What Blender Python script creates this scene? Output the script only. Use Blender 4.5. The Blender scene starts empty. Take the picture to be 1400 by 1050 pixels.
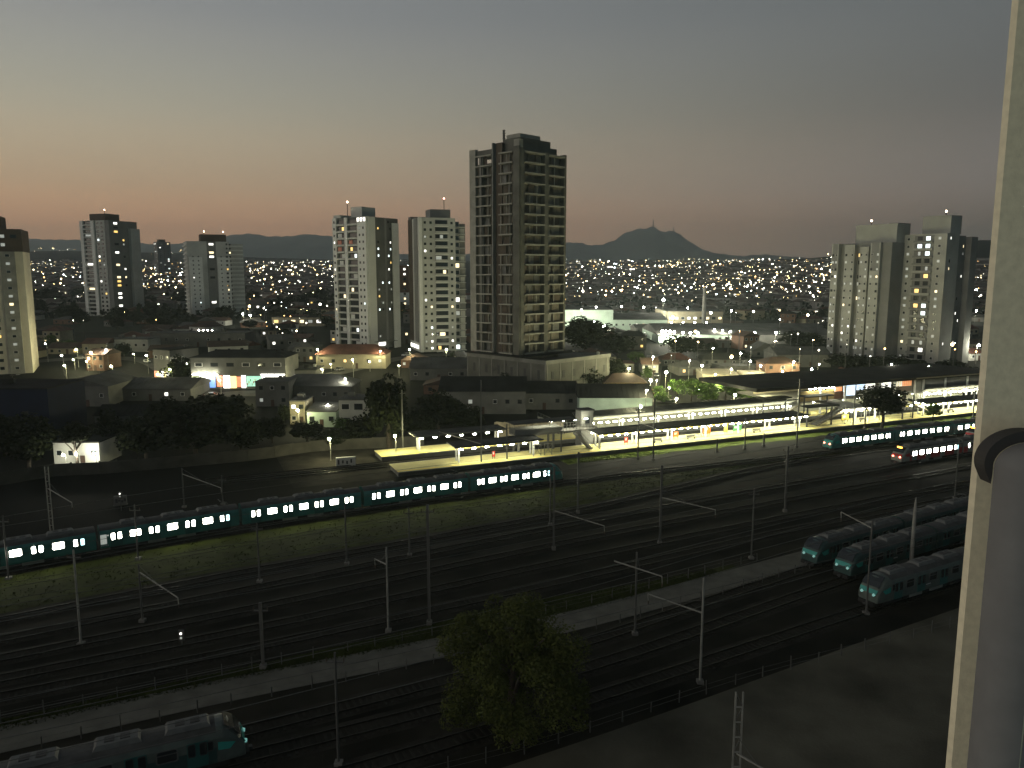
import bpy, bmesh, math, random
from mathutils import Vector, Matrix
R = math.radians
random.seed(7)
sc = bpy.context.scene
COL = sc.collection

# ---------------------------------------------------------------- camera
CAM_H, FPX, HOR = 40.0, 1051.0, 375.0            # eye height (m), focal length in photo pixels, horizon row
PITCH = math.atan((525 - HOR) / FPX)
cam = bpy.data.cameras.new('camera')
cam.sensor_width = 36.0
cam.lens = FPX / 1400 * 36.0
cam.clip_start = 0.05
cam.clip_end = 40000
cam_o = bpy.data.objects.new('camera', cam)
COL.objects.link(cam_o)
cam_o.location = (0, 0, CAM_H)
cam_o.rotation_euler = (math.pi / 2 - PITCH, 0, 0)
sc.camera = cam_o

# ---------------------------------------------------------------- dusk sky
SUN_EL, SUN_ROT = -3.0, -70.0
world = bpy.data.worlds.new('World')
sc.world = world
world.use_nodes = True
nt = world.node_tree
for n in list(nt.nodes):
    nt.nodes.remove(n)
L = nt.links.new
def node(t, **kw):
    n_ = nt.nodes.new(t)
    for k_, v_ in kw.items():
        setattr(n_, k_, v_)
    return n_
sky = node('ShaderNodeTexSky', sky_type='NISHITA', sun_disc=False, sun_elevation=R(SUN_EL), sun_rotation=R(SUN_ROT), altitude=700, air_density=1.0, dust_density=1.0, ozone_density=0.5)
skys = node('ShaderNodeVectorMath', operation='SCALE')
skys.inputs['Scale'].default_value = 0.24
L(sky.outputs[0], skys.inputs[0])
# twilight veil of the hazy air: a layer that is warm and bright towards the set sun, even and bluish all round
tc = node('ShaderNodeTexCoord')
sep = node('ShaderNodeSeparateXYZ')
L(tc.outputs['Generated'], sep.inputs[0])
flat = node('ShaderNodeVectorMath', operation='MULTIPLY')
flat.inputs[1].default_value = (1, 1, 0)
L(tc.outputs['Generated'], flat.inputs[0])
nrm = node('ShaderNodeVectorMath', operation='NORMALIZE')
L(flat.outputs[0], nrm.inputs[0])
dot = node('ShaderNodeVectorMath', operation='DOT_PRODUCT')
dot.inputs[1].default_value = (math.sin(R(-40)), math.cos(R(-40)), 0)
L(nrm.outputs[0], dot.inputs[0])
gg = node('ShaderNodeMath', operation='MULTIPLY_ADD')
gg.inputs[1].default_value = 0.5
gg.inputs[2].default_value = 0.5
L(dot.outputs['Value'], gg.inputs[0])
def ramp(stops):
    r_ = node('ShaderNodeValToRGB')
    cr_ = r_.color_ramp
    cr_.interpolation = 'CARDINAL'
    while len(cr_.elements) < len(stops):
        cr_.elements.new(0.5)
    for e_, (p_, c_) in zip(cr_.elements, stops):
        e_.position = p_
        e_.color = (*c_, 1)
    L(sep.outputs[2], r_.inputs[0])
    return r_
SKY_A = [(0.0, (1.1, .40, .14)), (0.055, (1.0, .39, .14)), (0.10, (.58, .30, .09)), (0.178, (.45, .38, .24)), (0.29, (.205, .20, .195)), (0.55, (.13, .13, .13)), (1.0, (.05, .055, .06))]
SKY_B = [(0.0, (.03, .13, .15)), (0.055, (.03, .125, .145)), (0.10, (.105, .145, .18)), (0.178, (.026, .040, .072)), (0.29, (.060, .074, .083)), (0.55, (.03, .04, .05)), (1.0, (.015, .022, .030))]
ra, rb = ramp(SKY_A), ramp(SKY_B)
am_ = node('ShaderNodeVectorMath', operation='SCALE')
L(ra.outputs[0], am_.inputs[0])
pw = node('ShaderNodeMath', operation='POWER')
pw.inputs[1].default_value = 3.2
L(gg.outputs[0], pw.inputs[0])
L(pw.outputs[0], am_.inputs['Scale'])
ad1 = node('ShaderNodeVectorMath', operation='ADD')
L(am_.outputs[0], ad1.inputs[0])
L(rb.outputs[0], ad1.inputs[1])
ad2 = node('ShaderNodeVectorMath', operation='ADD')
L(ad1.outputs[0], ad2.inputs[0])
L(skys.outputs[0], ad2.inputs[1])
bg = node('ShaderNodeBackground')
bg.inputs[1].default_value = 1.0
wo = node('ShaderNodeOutputWorld')
L(ad2.outputs[0], bg.inputs[0])
L(bg.outputs[0], wo.inputs[0])

# very soft, weak afterglow lamp, also added as fill for walls facing the camera
sl = bpy.data.lights.new('sun', 'SUN')  # not the set sun itself: afterglow and added fill in one lamp
sl.energy = 0.85
sl.angle = R(60)
sl.color = (1.0, 0.90, 0.78)
so = bpy.data.objects.new('sun', sl)  # afterglow and added fill lamp
COL.objects.link(so)
_az = R(210)                                      # turned away from the glow, left of and a little behind the camera
_to = Vector((math.cos(_az) * math.cos(R(9)), math.sin(_az) * math.cos(R(9)), math.sin(R(9))))
so.rotation_euler = _to.to_track_quat('Z', 'Y').to_euler()

sc.view_settings.view_transform = 'Standard'
sc.view_settings.look = 'None'
sc.view_settings.exposure = 0.0
sc.view_settings.gamma = 1.0
sc.view_settings.use_curve_mapping = False
sc.render.engine = 'CYCLES'
cy = sc.cycles
cy.use_denoising = True
cy.use_light_tree = True
cy.max_bounces = 3
cy.diffuse_bounces = 1
cy.glossy_bounces = 1
cy.transmission_bounces = 2
cy.volume_bounces = 0
cy.sample_clamp_indirect = 2.0
cy.filter_width = 1.5
cy.use_adaptive_sampling = True
cy.adaptive_threshold = 0.03
cy.adaptive_min_samples = 16

# ---------------------------------------------------------------- picking ground points
CP, SP = math.cos(PITCH), math.sin(PITCH)
def ray(px, py):
    dx = (px - 700) / FPX
    dz = -(py - 525) / FPX
    return dx, CP + SP * dz, -SP + CP * dz
def G(px, py, z=0.0):
    d = ray(px, py)
    t = (z - CAM_H) / d[2]
    return Vector((d[0] * t, d[1] * t, z))
def ATD(px, py, D):
    d = ray(px, py)
    t = D / d[1]
    return Vector((d[0] * t, D, CAM_H + d[2] * t))
_TP = [(-500, 0), (235, 0), (270, 3.0), (310, 5.5), (350, 7.5), (560, 10), (800, 14), (1100, 25), (1500, 42), (2000, 60),
       (3000, 86), (4500, 108), (7000, 120), (20000, 120)]
def terr(x, y):
    z = 0.0
    for (a, za), (b, zb) in zip(_TP, _TP[1:]):
        if a <= y <= b:
            z = za + (zb - za) * (y - a) / (b - a)
            break
    if y > 600:
        k = min(1, (y - 600) / 600)
        z += k * 42 * math.exp(-(((x + 1700) / 800) ** 2 + ((y - 2900) / 800) ** 2))
        z += k * 58 * math.exp(-(((x - 1000) / 330) ** 2 + ((y - 1600) / 380) ** 2))
        z += k * (6 * math.sin(x * 0.0047 + 1) * math.sin(y * 0.0031) + 3.5 * math.sin(x * 0.012) * math.cos(y * 0.009 + 2))
    return z
def GT(px, py):
    """where the sight line through a photo pixel first meets the terrain"""
    d = ray(px, py)
    D, prev = 120.0, 40.0
    while D < 7000:
        k = D / d[1]
        x, z = d[0] * k, CAM_H + d[2] * k
        if z <= terr(x, D):
            lo, hi = prev, D
            for _ in range(24):
                m_ = (lo + hi) / 2
                k = m_ / d[1]
                if CAM_H + d[2] * k <= terr(d[0] * k, m_): hi = m_
                else: lo = m_
            k = hi / d[1]
            return Vector((d[0] * k, hi, terr(d[0] * k, hi)))
        prev = D
        D *= 1.03
    return None
def ppm(D):
    return FPX / D

# ---------------------------------------------------------------- materials
MATS = {}
def mat(name, col, rough=0.85, metal=0.0, var=0.25, scale=0.6, bump=0.0, bscale=6.0, col2=None, spec=0.3):
    if name in MATS:
        return MATS[name]
    m = bpy.data.materials.new(name)
    m.use_nodes = True
    t = m.node_tree
    b = t.nodes['Principled BSDF']
    b.inputs['Roughness'].default_value = rough
    b.inputs['Metallic'].default_value = metal
    b.inputs['Specular IOR Level'].default_value = spec
    g = t.nodes.new('ShaderNodeNewGeometry')
    if var or col2:
        nz = t.nodes.new('ShaderNodeTexNoise')
        nz.inputs['Scale'].default_value = scale
        nz.inputs['Detail'].default_value = 5
        t.links.new(g.outputs['Position'], nz.inputs['Vector'])
        cr = t.nodes.new('ShaderNodeValToRGB')
        cr.color_ramp.elements[0].position = 0.3
        cr.color_ramp.elements[1].position = 0.7
        a = [c * (1 - var) for c in col]
        c2 = list(col2) if col2 else [min(1, c * (1 + var)) for c in col]
        cr.color_ramp.elements[0].color = (*a, 1)
        cr.color_ramp.elements[1].color = (*c2, 1)
        t.links.new(nz.outputs['Fac'], cr.inputs[0])
        t.links.new(cr.outputs[0], b.inputs['Base Color'])
    else:
        b.inputs['Base Color'].default_value = (*col, 1)
    if bump:
        nb = t.nodes.new('ShaderNodeTexNoise')
        nb.inputs['Scale'].default_value = bscale
        nb.inputs['Detail'].default_value = 4
        t.links.new(g.outputs['Position'], nb.inputs['Vector'])
        bp = t.nodes.new('ShaderNodeBump')
        bp.inputs['Strength'].default_value = bump
        bp.inputs['Distance'].default_value = 0.05
        t.links.new(nb.outputs['Fac'], bp.inputs['Height'])
        t.links.new(bp.outputs[0], b.inputs['Normal'])
    MATS[name] = m
    return m
def emit(name, col, strength, sample=False):
    if name in MATS:
        return MATS[name]
    m = bpy.data.materials.new(name)
    m.use_nodes = True
    b = m.node_tree.nodes['Principled BSDF']
    b.inputs['Base Color'].default_value = (0.5, 0.5, 0.5, 1)
    b.inputs['Emission Color'].default_value = (*col, 1)
    b.inputs['Emission Strength'].default_value = strength
    m.cycles.emission_sampling = 'FRONT' if sample else 'NONE'
    MATS[name] = m
    return m

WHITE, WARM, YEL, COOL = (1, 0.97, 0.86), (1, 0.80, 0.45), (1, 0.62, 0.16), (0.86, 1.0, 0.97)
mat('ground', (0.011, 0.011, 0.0095), var=0.4, scale=0.05, bump=0.2, spec=0.04)
mat('ballast', (0.029, 0.027, 0.0225), var=0.45, scale=0.35, bump=0.7, bscale=9, spec=0.04)
mat('ballast_dark', (0.0095, 0.0095, 0.0078), var=0.4, scale=0.11, bump=0.7, bscale=9, col2=(0.031, 0.029, 0.022), spec=0.04)
mat('grass_soil', (0.028, 0.036, 0.006), var=0.45, scale=0.25, bump=0.6, bscale=5, spec=0.04)
mat('path', (0.125, 0.123, 0.105), var=0.22, scale=0.5, bump=0.25, spec=0.04)
mat('dirt', (0.1, 0.095, 0.072), var=0.45, scale=0.12, bump=0.5, bscale=3, spec=0.04)
mat('asphalt', (0.060, 0.060, 0.058), var=0.25, scale=0.3, spec=0.04)
mat('rail', (0.045, 0.042, 0.037), rough=0.42, metal=1.0, var=0.2, scale=2)
mat('sleeper', (0.036, 0.034, 0.029), var=0.3, scale=1.0, spec=0.04)
mat('concrete', (0.26, 0.255, 0.22), var=0.22, scale=0.35)
mat('concrete_grey', (0.15, 0.148, 0.135), var=0.25, scale=0.3)
mat('boundary', (0.06, 0.058, 0.05), var=0.3, scale=0.4, spec=0.04)
mat('grass_blade', (0.028, 0.037, 0.007), var=0.4, scale=0.6, spec=0.04)
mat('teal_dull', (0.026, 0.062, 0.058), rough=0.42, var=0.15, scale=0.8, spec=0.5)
mat('concrete_raw', (0.105, 0.103, 0.087), var=0.30, scale=0.25)
mat('brick_infill', (0.13, 0.115, 0.09), var=0.3, scale=0.5)
mat('plaster_white', (0.68, 0.69, 0.64), var=0.10, scale=0.15)
mat('plaster_mid', (0.12, 0.122, 0.11), var=0.14, scale=0.15)
mat('plaster_ash', (0.33, 0.335, 0.30), var=0.14, scale=0.15)
mat('podium_concrete', (0.085, 0.084, 0.074), var=0.25, scale=0.25)
mat('plaster_bright', (0.62, 0.62, 0.57), var=0.06, scale=0.15)
mat('plaster_grey', (0.47, 0.475, 0.435), var=0.12, scale=0.15)
mat('plaster_dark', (0.19, 0.192, 0.18), var=0.12, scale=0.2)
mat('plaster_beige', (0.62, 0.57, 0.44), var=0.12, scale=0.2)
mat('plaster_brown', (0.085, 0.066, 0.050), var=0.2, scale=0.2)
mat('salmon', (0.62, 0.27, 0.20), var=0.1)
mat('glass', (0.02, 0.024, 0.027), rough=0.12, var=0, spec=0.6)
mat('frame_dark', (0.05, 0.05, 0.05), var=0)
mat('frame_white', (0.6, 0.6, 0.58), var=0)
mat('roof_grey', (0.1, 0.1, 0.095), var=0.3, scale=0.2, spec=0.04)
mat('roof_dark', (0.024, 0.024, 0.024), var=0.3, scale=0.2, spec=0.04)
mat('roof_red', (0.085, 0.034, 0.025), var=0.3, scale=0.4)
mat('roof_brown', (0.065, 0.04, 0.03), var=0.3, scale=0.4)
mat('wall_white', (0.48, 0.48, 0.44), var=0.15, scale=0.3)
mat('wall_cream', (0.3, 0.27, 0.19), var=0.15, scale=0.3)
mat('wall_grey', (0.125, 0.125, 0.115), var=0.2, scale=0.3)
mat('wall_green', (0.38, 0.48, 0.4), var=0.15, scale=0.3)
mat('wall_blue', (0.004, 0.009, 0.032), var=0.2, scale=0.3)
mat('wall_ochre', (0.26, 0.2, 0.085), var=0.2, scale=0.3)
mat('wall_brick', (0.15, 0.085, 0.058), var=0.2, scale=0.5)
mat('steel', (0.105, 0.105, 0.098), rough=0.5, metal=0.3, var=0.15)
mat('steel_pale', (0.24, 0.24, 0.215), rough=0.5, metal=0.0, var=0.2, scale=1.2)
mat('steel_dark', (0.05, 0.05, 0.05), rough=0.6, var=0.15)
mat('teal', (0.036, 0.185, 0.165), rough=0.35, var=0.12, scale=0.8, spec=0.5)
mat('teal_door', (0.022, 0.110, 0.100), rough=0.38, var=0.1, spec=0.5)
mat('teal_bright', (0.045, 0.34, 0.29), rough=0.22, var=0.05, spec=0.6)  # brighter than the body teal: reflected light is put into the colour
mat('train_grey', (0.19, 0.21, 0.19), rough=0.45, var=0.2, scale=1.0)
mat('train_sage', (0.095, 0.118, 0.105), rough=0.45, var=0.2, scale=1.0)
mat('train_roof', (0.066, 0.066, 0.063), rough=0.7, var=0.35, scale=0.8)
mat('train_red', (0.36, 0.022, 0.022), rough=0.35, var=0.1, spec=0.5)
mat('train_under', (0.02, 0.02, 0.02), var=0.2)
mat('pale_unit', (0.12, 0.125, 0.12), rough=0.6, var=0.2, scale=1.5)
mat('bark', (0.05, 0.04, 0.03), var=0.3, scale=3)
mat('leaf', (0.013, 0.017, 0.0065), var=0.45, scale=0.9, rough=0.7, spec=0.04)
mat('leaf_green', (0.060, 0.105, 0.022), var=0.4, scale=0.9, rough=0.7, spec=0.04)
mat('leaf_olive', (0.062, 0.074, 0.021), var=0.2, scale=0.5, rough=0.8, spec=0.04)
mat('grass_lit', (0.085, 0.115, 0.022), var=0.4, scale=0.5, bump=0.4, bscale=5, spec=0.04)  # brighter copy of the grass: platform lamplight is put into the green
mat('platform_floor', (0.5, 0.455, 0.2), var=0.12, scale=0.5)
mat('platform_edge', (0.10, 0.10, 0.095), var=0.2, scale=0.5)
mat('yellow_paint', (0.75, 0.55, 0.06), var=0.1)
mat('canopy_soffit', (0.60, 0.60, 0.54), var=0.1)
mat('soffit_dim', (0.24, 0.24, 0.19), var=0.1)
mat('canopy_top', (0.050, 0.052, 0.052), var=0.35, scale=0.4)
mat('fence_wood', (0.36, 0.31, 0.21), var=0.25, scale=0.8)
mat('mountain', (0.05, 0.06, 0.056), var=0.3, scale=0.004)
mat('far_ground', (0.022, 0.025, 0.021), var=0.45, scale=0.01, spec=0.04)
mat('far_wall', (0.26, 0.25, 0.23), var=0.35, scale=0.02)
mat('far_roof', (0.085, 0.065, 0.055), var=0.35, scale=0.02)
mat('balcony_plaster', (0.74, 0.68, 0.49), rough=0.95, var=0.09, scale=60, bump=0.06, bscale=160)
mat('post_grey', (0.17, 0.17, 0.165), rough=0.7, var=0.08, scale=20)
mat('tyre_and_shadow', (0.045, 0.043, 0.04), rough=0.7, var=0.1, scale=20)  # wheel black, also colours the modelled cast shadow of the post
emit('lit_white', WHITE, 2.6)
emit('lit_cool', COOL, 2.4)
emit('lit_warm', WARM, 2.0)
emit('lit_yellow', YEL, 1.6)
emit('lit_dim', (0.9, 0.95, 0.85), 0.30)
emit('train_window', (1, 0.98, 0.82), 26.0, True)
emit('train_window_cyan', (0.55, 0.95, 1.0), 3.0)
emit('tube', (1, 0.97, 0.70), 185.0, True)
emit('tube_soft', (1, 0.98, 0.76), 60.0, True)
emit('lamp_white', (1, 0.97, 0.76), 750.0, True)
emit('lamp_warm', (1, 0.94, 0.52), 1250.0, True)
emit('lamp_small', (1, 0.96, 0.85), 60.0)
emit('far_white', (1, 0.95, 0.80), 45.0)
emit('far_warm', (1, 0.72, 0.34), 38.0)
emit('far_cool', (0.80, 0.95, 1.0), 42.0)
emit('far_dim', (1, 0.93, 0.75), 9.0)
emit('far_orange', (1, 0.55, 0.18), 15.0)
emit('beacon', (1, 0.75, 0.5), 40.0)
emit('beacon_red', (1, 0.28, 0.22), 18.0)
emit('tail_red', (1, 0.16, 0.10), 14.0)
emit('display_orange', (1, 0.42, 0.04), 9.0)
emit('head_teal', (0.35, 0.95, 0.85), 0.30)

# ---------------------------------------------------------------- mesh helpers
class MB:
    def __init__(self):
        self.v, self.f, self.m, self.mats = [], [], [], []
    def mi(self, name):
        if name not in self.mats:
            self.mats.append(name)
        return self.mats.index(name)
    def face(self, pts, mname):
        n = len(self.v)
        self.v += [tuple(p) for p in pts]
        self.f.append(tuple(range(n, n + len(pts))))
        self.m.append(self.mi(mname))
    def hexa(self, p, mname, top=None):
        """p: 8 corners, bottom ring then top ring, counter-clockwise from above"""
        n = len(self.v)
        self.v += [tuple(q) for q in p]
        for k, f in enumerate(((3, 2, 1, 0), (4, 5, 6, 7), (0, 1, 5, 4), (1, 2, 6, 5), (2, 3, 7, 6), (3, 0, 4, 7))):
            self.f.append(tuple(n + i for i in f))
            self.m.append(self.mi(top if (k == 1 and top) else mname))
    def box(self, x0, x1, y0, y1, z0, z1, mname, top=None):
        self.hexa([(x0, y0, z0), (x1, y0, z0), (x1, y1, z0), (x0, y1, z0),
                   (x0, y0, z1), (x1, y0, z1), (x1, y1, z1), (x0, y1, z1)], mname, top)
    def bar(self, a, b, w, mname, w2=None):
        a, b = Vector(a), Vector(b)
        d = (b - a).normalized()
        u = d.cross(Vector((0, 0, 1)))
        if u.length < 1e-4:
            u = Vector((1, 0, 0))
        u.normalize()
        t = d.cross(u)
        w2 = w if w2 is None else w2
        r = []
        for c, k in ((a, w / 2), (b, w2 / 2)):
            r += [c - u * k - t * k, c + u * k - t * k, c + u * k + t * k, c - u * k + t * k]
        self.hexa(r, mname)
    def tube(self, pts, radii, mname, seg=8):
        rings = []
        for i, p in enumerate(pts):
            p = Vector(p)
            d = (Vector(pts[min(i + 1, len(pts) - 1)]) - Vector(pts[max(i - 1, 0)])).normalized()
            u = d.cross(Vector((0.13, 0.97, 0.2)))
            u.normalize()
            t = d.cross(u)
            n = len(self.v)
            for k in range(seg):
                a = 2 * math.pi * k / seg
                self.v.append(tuple(p + (u * math.cos(a) + t * math.sin(a)) * radii[i]))
            rings.append(n)
        for a, b in zip(rings, rings[1:]):
            for k in range(seg):
                self.f.append((a + k, a + (k + 1) % seg, b + (k + 1) % seg, b + k))
                self.m.append(self.mi(mname))
        self.f.append(tuple(rings[0] + k for k in reversed(range(seg))))
        self.m.append(self.mi(mname))
        self.f.append(tuple(rings[-1] + k for k in range(seg)))
        self.m.append(self.mi(mname))
    def gable(self, x0, x1, y0, y1, z0, zr, mname, axis='x', hip=0.0, over=0.3):
        x0 -= over; x1 += over; y0 -= over; y1 += over
        n = len(self.v)
        if axis == 'x':
            ym = (y0 + y1) / 2
            rp = [(x0 + hip, ym, zr), (x1 - hip, ym, zr)]
            base = [(x0, y0, z0), (x1, y0, z0), (x1, y1, z0), (x0, y1, z0)]
            fs = [(0, 1, 5, 4), (2, 3, 4, 5), (1, 2, 5), (3, 0, 4), (3, 2, 1, 0)]
        else:
            xm = (x0 + x1) / 2
            rp = [(xm, y0 + hip, zr), (xm, y1 - hip, zr)]
            base = [(x0, y0, z0), (x1, y0, z0), (x1, y1, z0), (x0, y1, z0)]
            fs = [(1, 2, 5, 4), (3, 0, 4, 5), (0, 1, 4), (2, 3, 5), (3, 2, 1, 0)]
        self.v += base + rp
        for f in fs:
            self.f.append(tuple(n + i for i in f))
            self.m.append(self.mi(mname))
    def mesh(self, name='mesh', smooth=False):
        me = bpy.data.meshes.new(name)
        me.from_pydata(self.v, [], self.f)
        for m in self.mats:
            me.materials.append(MATS[m])
        me.polygons.foreach_set('material_index', self.m)
        if smooth:
            me.polygons.foreach_set('use_smooth', [True] * len(self.f))
        me.update()
        return me
def link(name, data, parent=None, loc=(0, 0, 0), rz=0.0, scale=None):
    o = bpy.data.objects.new(name, data)
    COL.objects.link(o)
    o.location = loc
    if rz:
        o.rotation_euler = (0, 0, rz)
    if scale:
        o.scale = scale
    if parent is not None:
        o.parent = parent
    return o
def build(mb, name, parent=None, loc=(0, 0, 0), rz=0.0, smooth=False):
    return link(name, mb.mesh(name, smooth), parent, loc, rz)
def tag(o, label, cat, group=None):
    o['label'] = label
    o['category'] = cat
    if group:
        o['group'] = group
    return o
def thing(name, label, cat, loc, rz=0.0, group=None):
    return tag(link(name, None, None, loc, rz), label, cat, group)
def struct(o):
    o['kind'] = 'structure'
    return o
def stuff(o):
    o['kind'] = 'stuff'
    return o
_cubes = {}
def cube(mname):
    if mname not in _cubes:
        mb = MB()
        mb.box(-.5, .5, -.5, .5, -.5, .5, mname)
        _cubes[mname] = mb.mesh('unit_box_' + mname)
    return _cubes[mname]
def pbox(name, parent, x0, x1, y0, y1, z0, z1, mname):
    return link(name, cube(mname), parent, ((x0 + x1) / 2, (y0 + y1) / 2, (z0 + z1) / 2), 0, (x1 - x0, y1 - y0, z1 - z0))
_panes = {}
def pane_mesh(frame, glass, cut=0.0, bar=False):
    """unit window in the XZ plane facing -Y: a proud frame with a pane set back in it"""
    key = (frame, glass, cut, bar)
    if key in _panes:
        return _panes[key]
    mb = MB()
    def ring(s, c):
        h = 0.5 * s
        if c <= 0:
            return [(-h, -h), (h, -h), (h, h), (-h, h)]
        return [(-h + c, -h), (h - c, -h), (h, -h + c), (h, h - c), (h - c, h), (-h + c, h), (-h, h - c), (-h, -h + c)]
    o, i = ring(1.0, cut), ring(0.86, cut * 0.9)
    n = len(o)
    for k in range(n):
        j = (k + 1) % n
        mb.face([(o[k][0], -1, o[k][1]), (o[j][0], -1, o[j][1]), (i[j][0], -1, i[j][1]), (i[k][0], -1, i[k][1])], frame)
        mb.face([(o[k][0], 0, o[k][1]), (o[j][0], 0, o[j][1]), (o[j][0], -1, o[j][1]), (o[k][0], -1, o[k][1])], frame)
        mb.face([(i[k][0], -1, i[k][1]), (i[j][0], -1, i[j][1]), (i[j][0], -.4, i[j][1]), (i[k][0], -.4, i[k][1])], frame)
    mb.face([(q[0], -.4, q[1]) for q in i], glass)
    if bar:
        mb.box(-.43, .43, -.75, -.41, 0.12, 0.17, frame)
    _panes[key] = mb.mesh('window_unit')
    return _panes[key]
def window(parent, x, y, z, w, h, glass='glass', frame='frame_dark', rz=0.0, depth=0.08, name='window', cut=0.0, bar=False):
    return link(name, pane_mesh(frame, glass, cut, bar), parent, (x, y, z), rz, (w, depth, h))
# ---------------------------------------------------------------- ground, hills
def axis(vals):
    out = []
    for a, b, n in vals:
        out += [a + (b - a) * i / n for i in range(n)]
    return out + [vals[-1][1]]
gx = axis([(-10000, -4000, 8), (-4000, -1500, 25), (-1500, 1500, 60), (1500, 4000, 25), (4000, 10000, 8)])
gy = axis([(-80, 200, 4), (200, 400, 20), (400, 1200, 32), (1200, 4500, 44), (4500, 11000, 12)])
gm = MB()
for y in gy:
    for x in gx:
        gm.v.append((x, y, terr(x, y)))
nx = len(gx)
for j in range(len(gy) - 1):
    for i in range(nx - 1):
        a = j * nx + i
        gm.f.append((a, a + 1, a + nx + 1, a + nx))
        gm.m.append(gm.mi('ground' if gy[j] < 420 else 'far_ground'))
struct(build(gm, 'ground', smooth=True))

def hill_range(name, prof, D, depth, seed, base=90):
    """prof: ridge line as photo pixels; a height field with that crest, spurs and a rough surface"""
    rnd = random.Random(seed)
    ph = [rnd.uniform(0, 6.28) for _ in range(8)]
    pts = [ATD(px, py, D) for px, py in prof]
    def crest(x):
        if x <= pts[0].x: return pts[0].z
        for p, q in zip(pts, pts[1:]):
            if p.x <= x <= q.x:
                t = (x - p.x) / (q.x - p.x)
                return p.z + (q.z - p.z) * t
        return pts[-1].z
    mb = MB()
    NX, NY = 260, 26
    x0, x1 = pts[0].x, pts[-1].x
    for j in range(NY + 1):
        t = -1 + 2 * j / NY
        for i in range(NX + 1):
            x = x0 + (x1 - x0) * i / NX
            sp = 0.16 * math.sin(x * 0.006 + ph[0] + 2 * t) + 0.10 * math.sin(x * 0.014 + ph[1] - 3 * t)
            w = max(0, 1 - abs(t) * (1 + sp)) ** 1.15
            c = crest(x)
            z = base + (c - base) * w
            z += (1 - w) * w * 60 * math.sin(x * 0.009 + ph[2] + 5 * t)
            z += min(1, 3 * w) * (5 * math.sin(x * 0.045 + ph[3]) * math.sin(t * 23 + ph[4]) + rnd.uniform(-4, 4))
            mb.v.append((x, D + t * depth, z if 0 < j < NY else 40))
    for j in range(NY):
        for i in range(NX):
            a = j * (NX + 1) + i
            mb.f.append((a, a + 1, a + NX + 2, a + NX + 1))
            mb.m.append(mb.mi('mountain'))
    return struct(build(mb, name, smooth=True))
hill_range('hills', [(-300, 335), (-60, 326), (40, 326), (80, 328), (115, 328), (160, 331), (200, 333), (235, 335), (262, 331), (290, 326), (318, 321),
                     (342, 319), (365, 323), (395, 323), (420, 320), (455, 323), (500, 338), (545, 347), (600, 350), (700, 342), (760, 345), (820, 352)], 8200, 2600, 3)
hill_range('mountain', [(620, 372), (680, 356), (740, 336), (768, 333), (785, 331), (800, 333), (812, 336), (822, 334), (838, 330), (848, 322), (858, 317), (872, 313),
                        (884, 312), (893, 309), (900, 314), (909, 318), (916, 316), (921, 314.5), (929, 320), (938, 328), (947, 336), (960, 342), (975, 346), (1000, 349),
                        (1018, 351), (1030, 348.5), (1045, 348), (1065, 350), (1085, 355), (1105, 361), (1150, 366), (1250, 368), (1400, 370)], 7600, 1900, 5)
for px, py, h in ((893, 311, 82), (921, 316, 46)):
    p = ATD(px, py, 7600)
    m = MB()
    m.bar((0, 0, -30), (0, 0, h * .55), 11, 'steel_dark', 8)
    m.bar((0, 0, h * .55), (0, 0, h), 7, 'steel_dark', 4)
    m.box(-8, 8, -8, 8, -30, 6, 'steel_dark')
    tag(build(m, 'antenna_mast', loc=p), 'tall antenna mast on the %s summit of the twin-peaked mountain' % ('higher' if h > 60 else 'lower'), 'antenna', 'antennas on the mountain')

# ---------------------------------------------------------------- curves on the ground
def smooth_line(pts, step=3.0):
    P = [Vector((p.x, p.y, 0)) for p in pts]
    P = [P[0] * 2 - P[1]] + P + [P[-1] * 2 - P[-2]]
    out = []
    for i in range(1, len(P) - 2):
        a, b, c, d = P[i - 1:i + 3]
        n = max(1, int((c - b).length / step))
        for k in range(n):
            t = k / n
            out.append(0.5 * ((2 * b) + (c - a) * t + (2 * a - 5 * b + 4 * c - d) * t * t + (-a + 3 * b - 3 * c + d) * t ** 3))
    out.append(P[-2])
    return out
def pxline(pl, step=3.0):
    return smooth_line([G(x, y) for x, y in pl], step)
def normals(line):
    out = []
    for i in range(len(line)):
        d = (line[min(i + 1, len(line) - 1)] - line[max(i - 1, 0)]).normalized()
        out.append(Vector((-d.y, d.x, 0)))
    return out
def offset(line, k):
    return [p + n * k for p, n in zip(line, normals(line))]
def ribbon(mb, line, w0, w1, z, mname):
    N = normals(line)
    for i in range(len(line) - 1):
        a, b = line[i], line[i + 1]
        q = [a + N[i] * w0, b + N[i + 1] * w0, b + N[i + 1] * w1, a + N[i] * w1]
        mb.face([(p.x, p.y, z) for p in q], mname)
def between(mb, A, B, z, mname, n=40):
    def at(L_, t):
        k = t * (len(L_) - 1)
        i = min(int(k), len(L_) - 2)
        return L_[i].lerp(L_[i + 1], k - i)
    for k in range(n):
        q = [at(B, k / n), at(B, (k + 1) / n), at(A, (k + 1) / n), at(A, k / n)]
        mb.face([(p.x, p.y, z) for p in q], mname)

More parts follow.
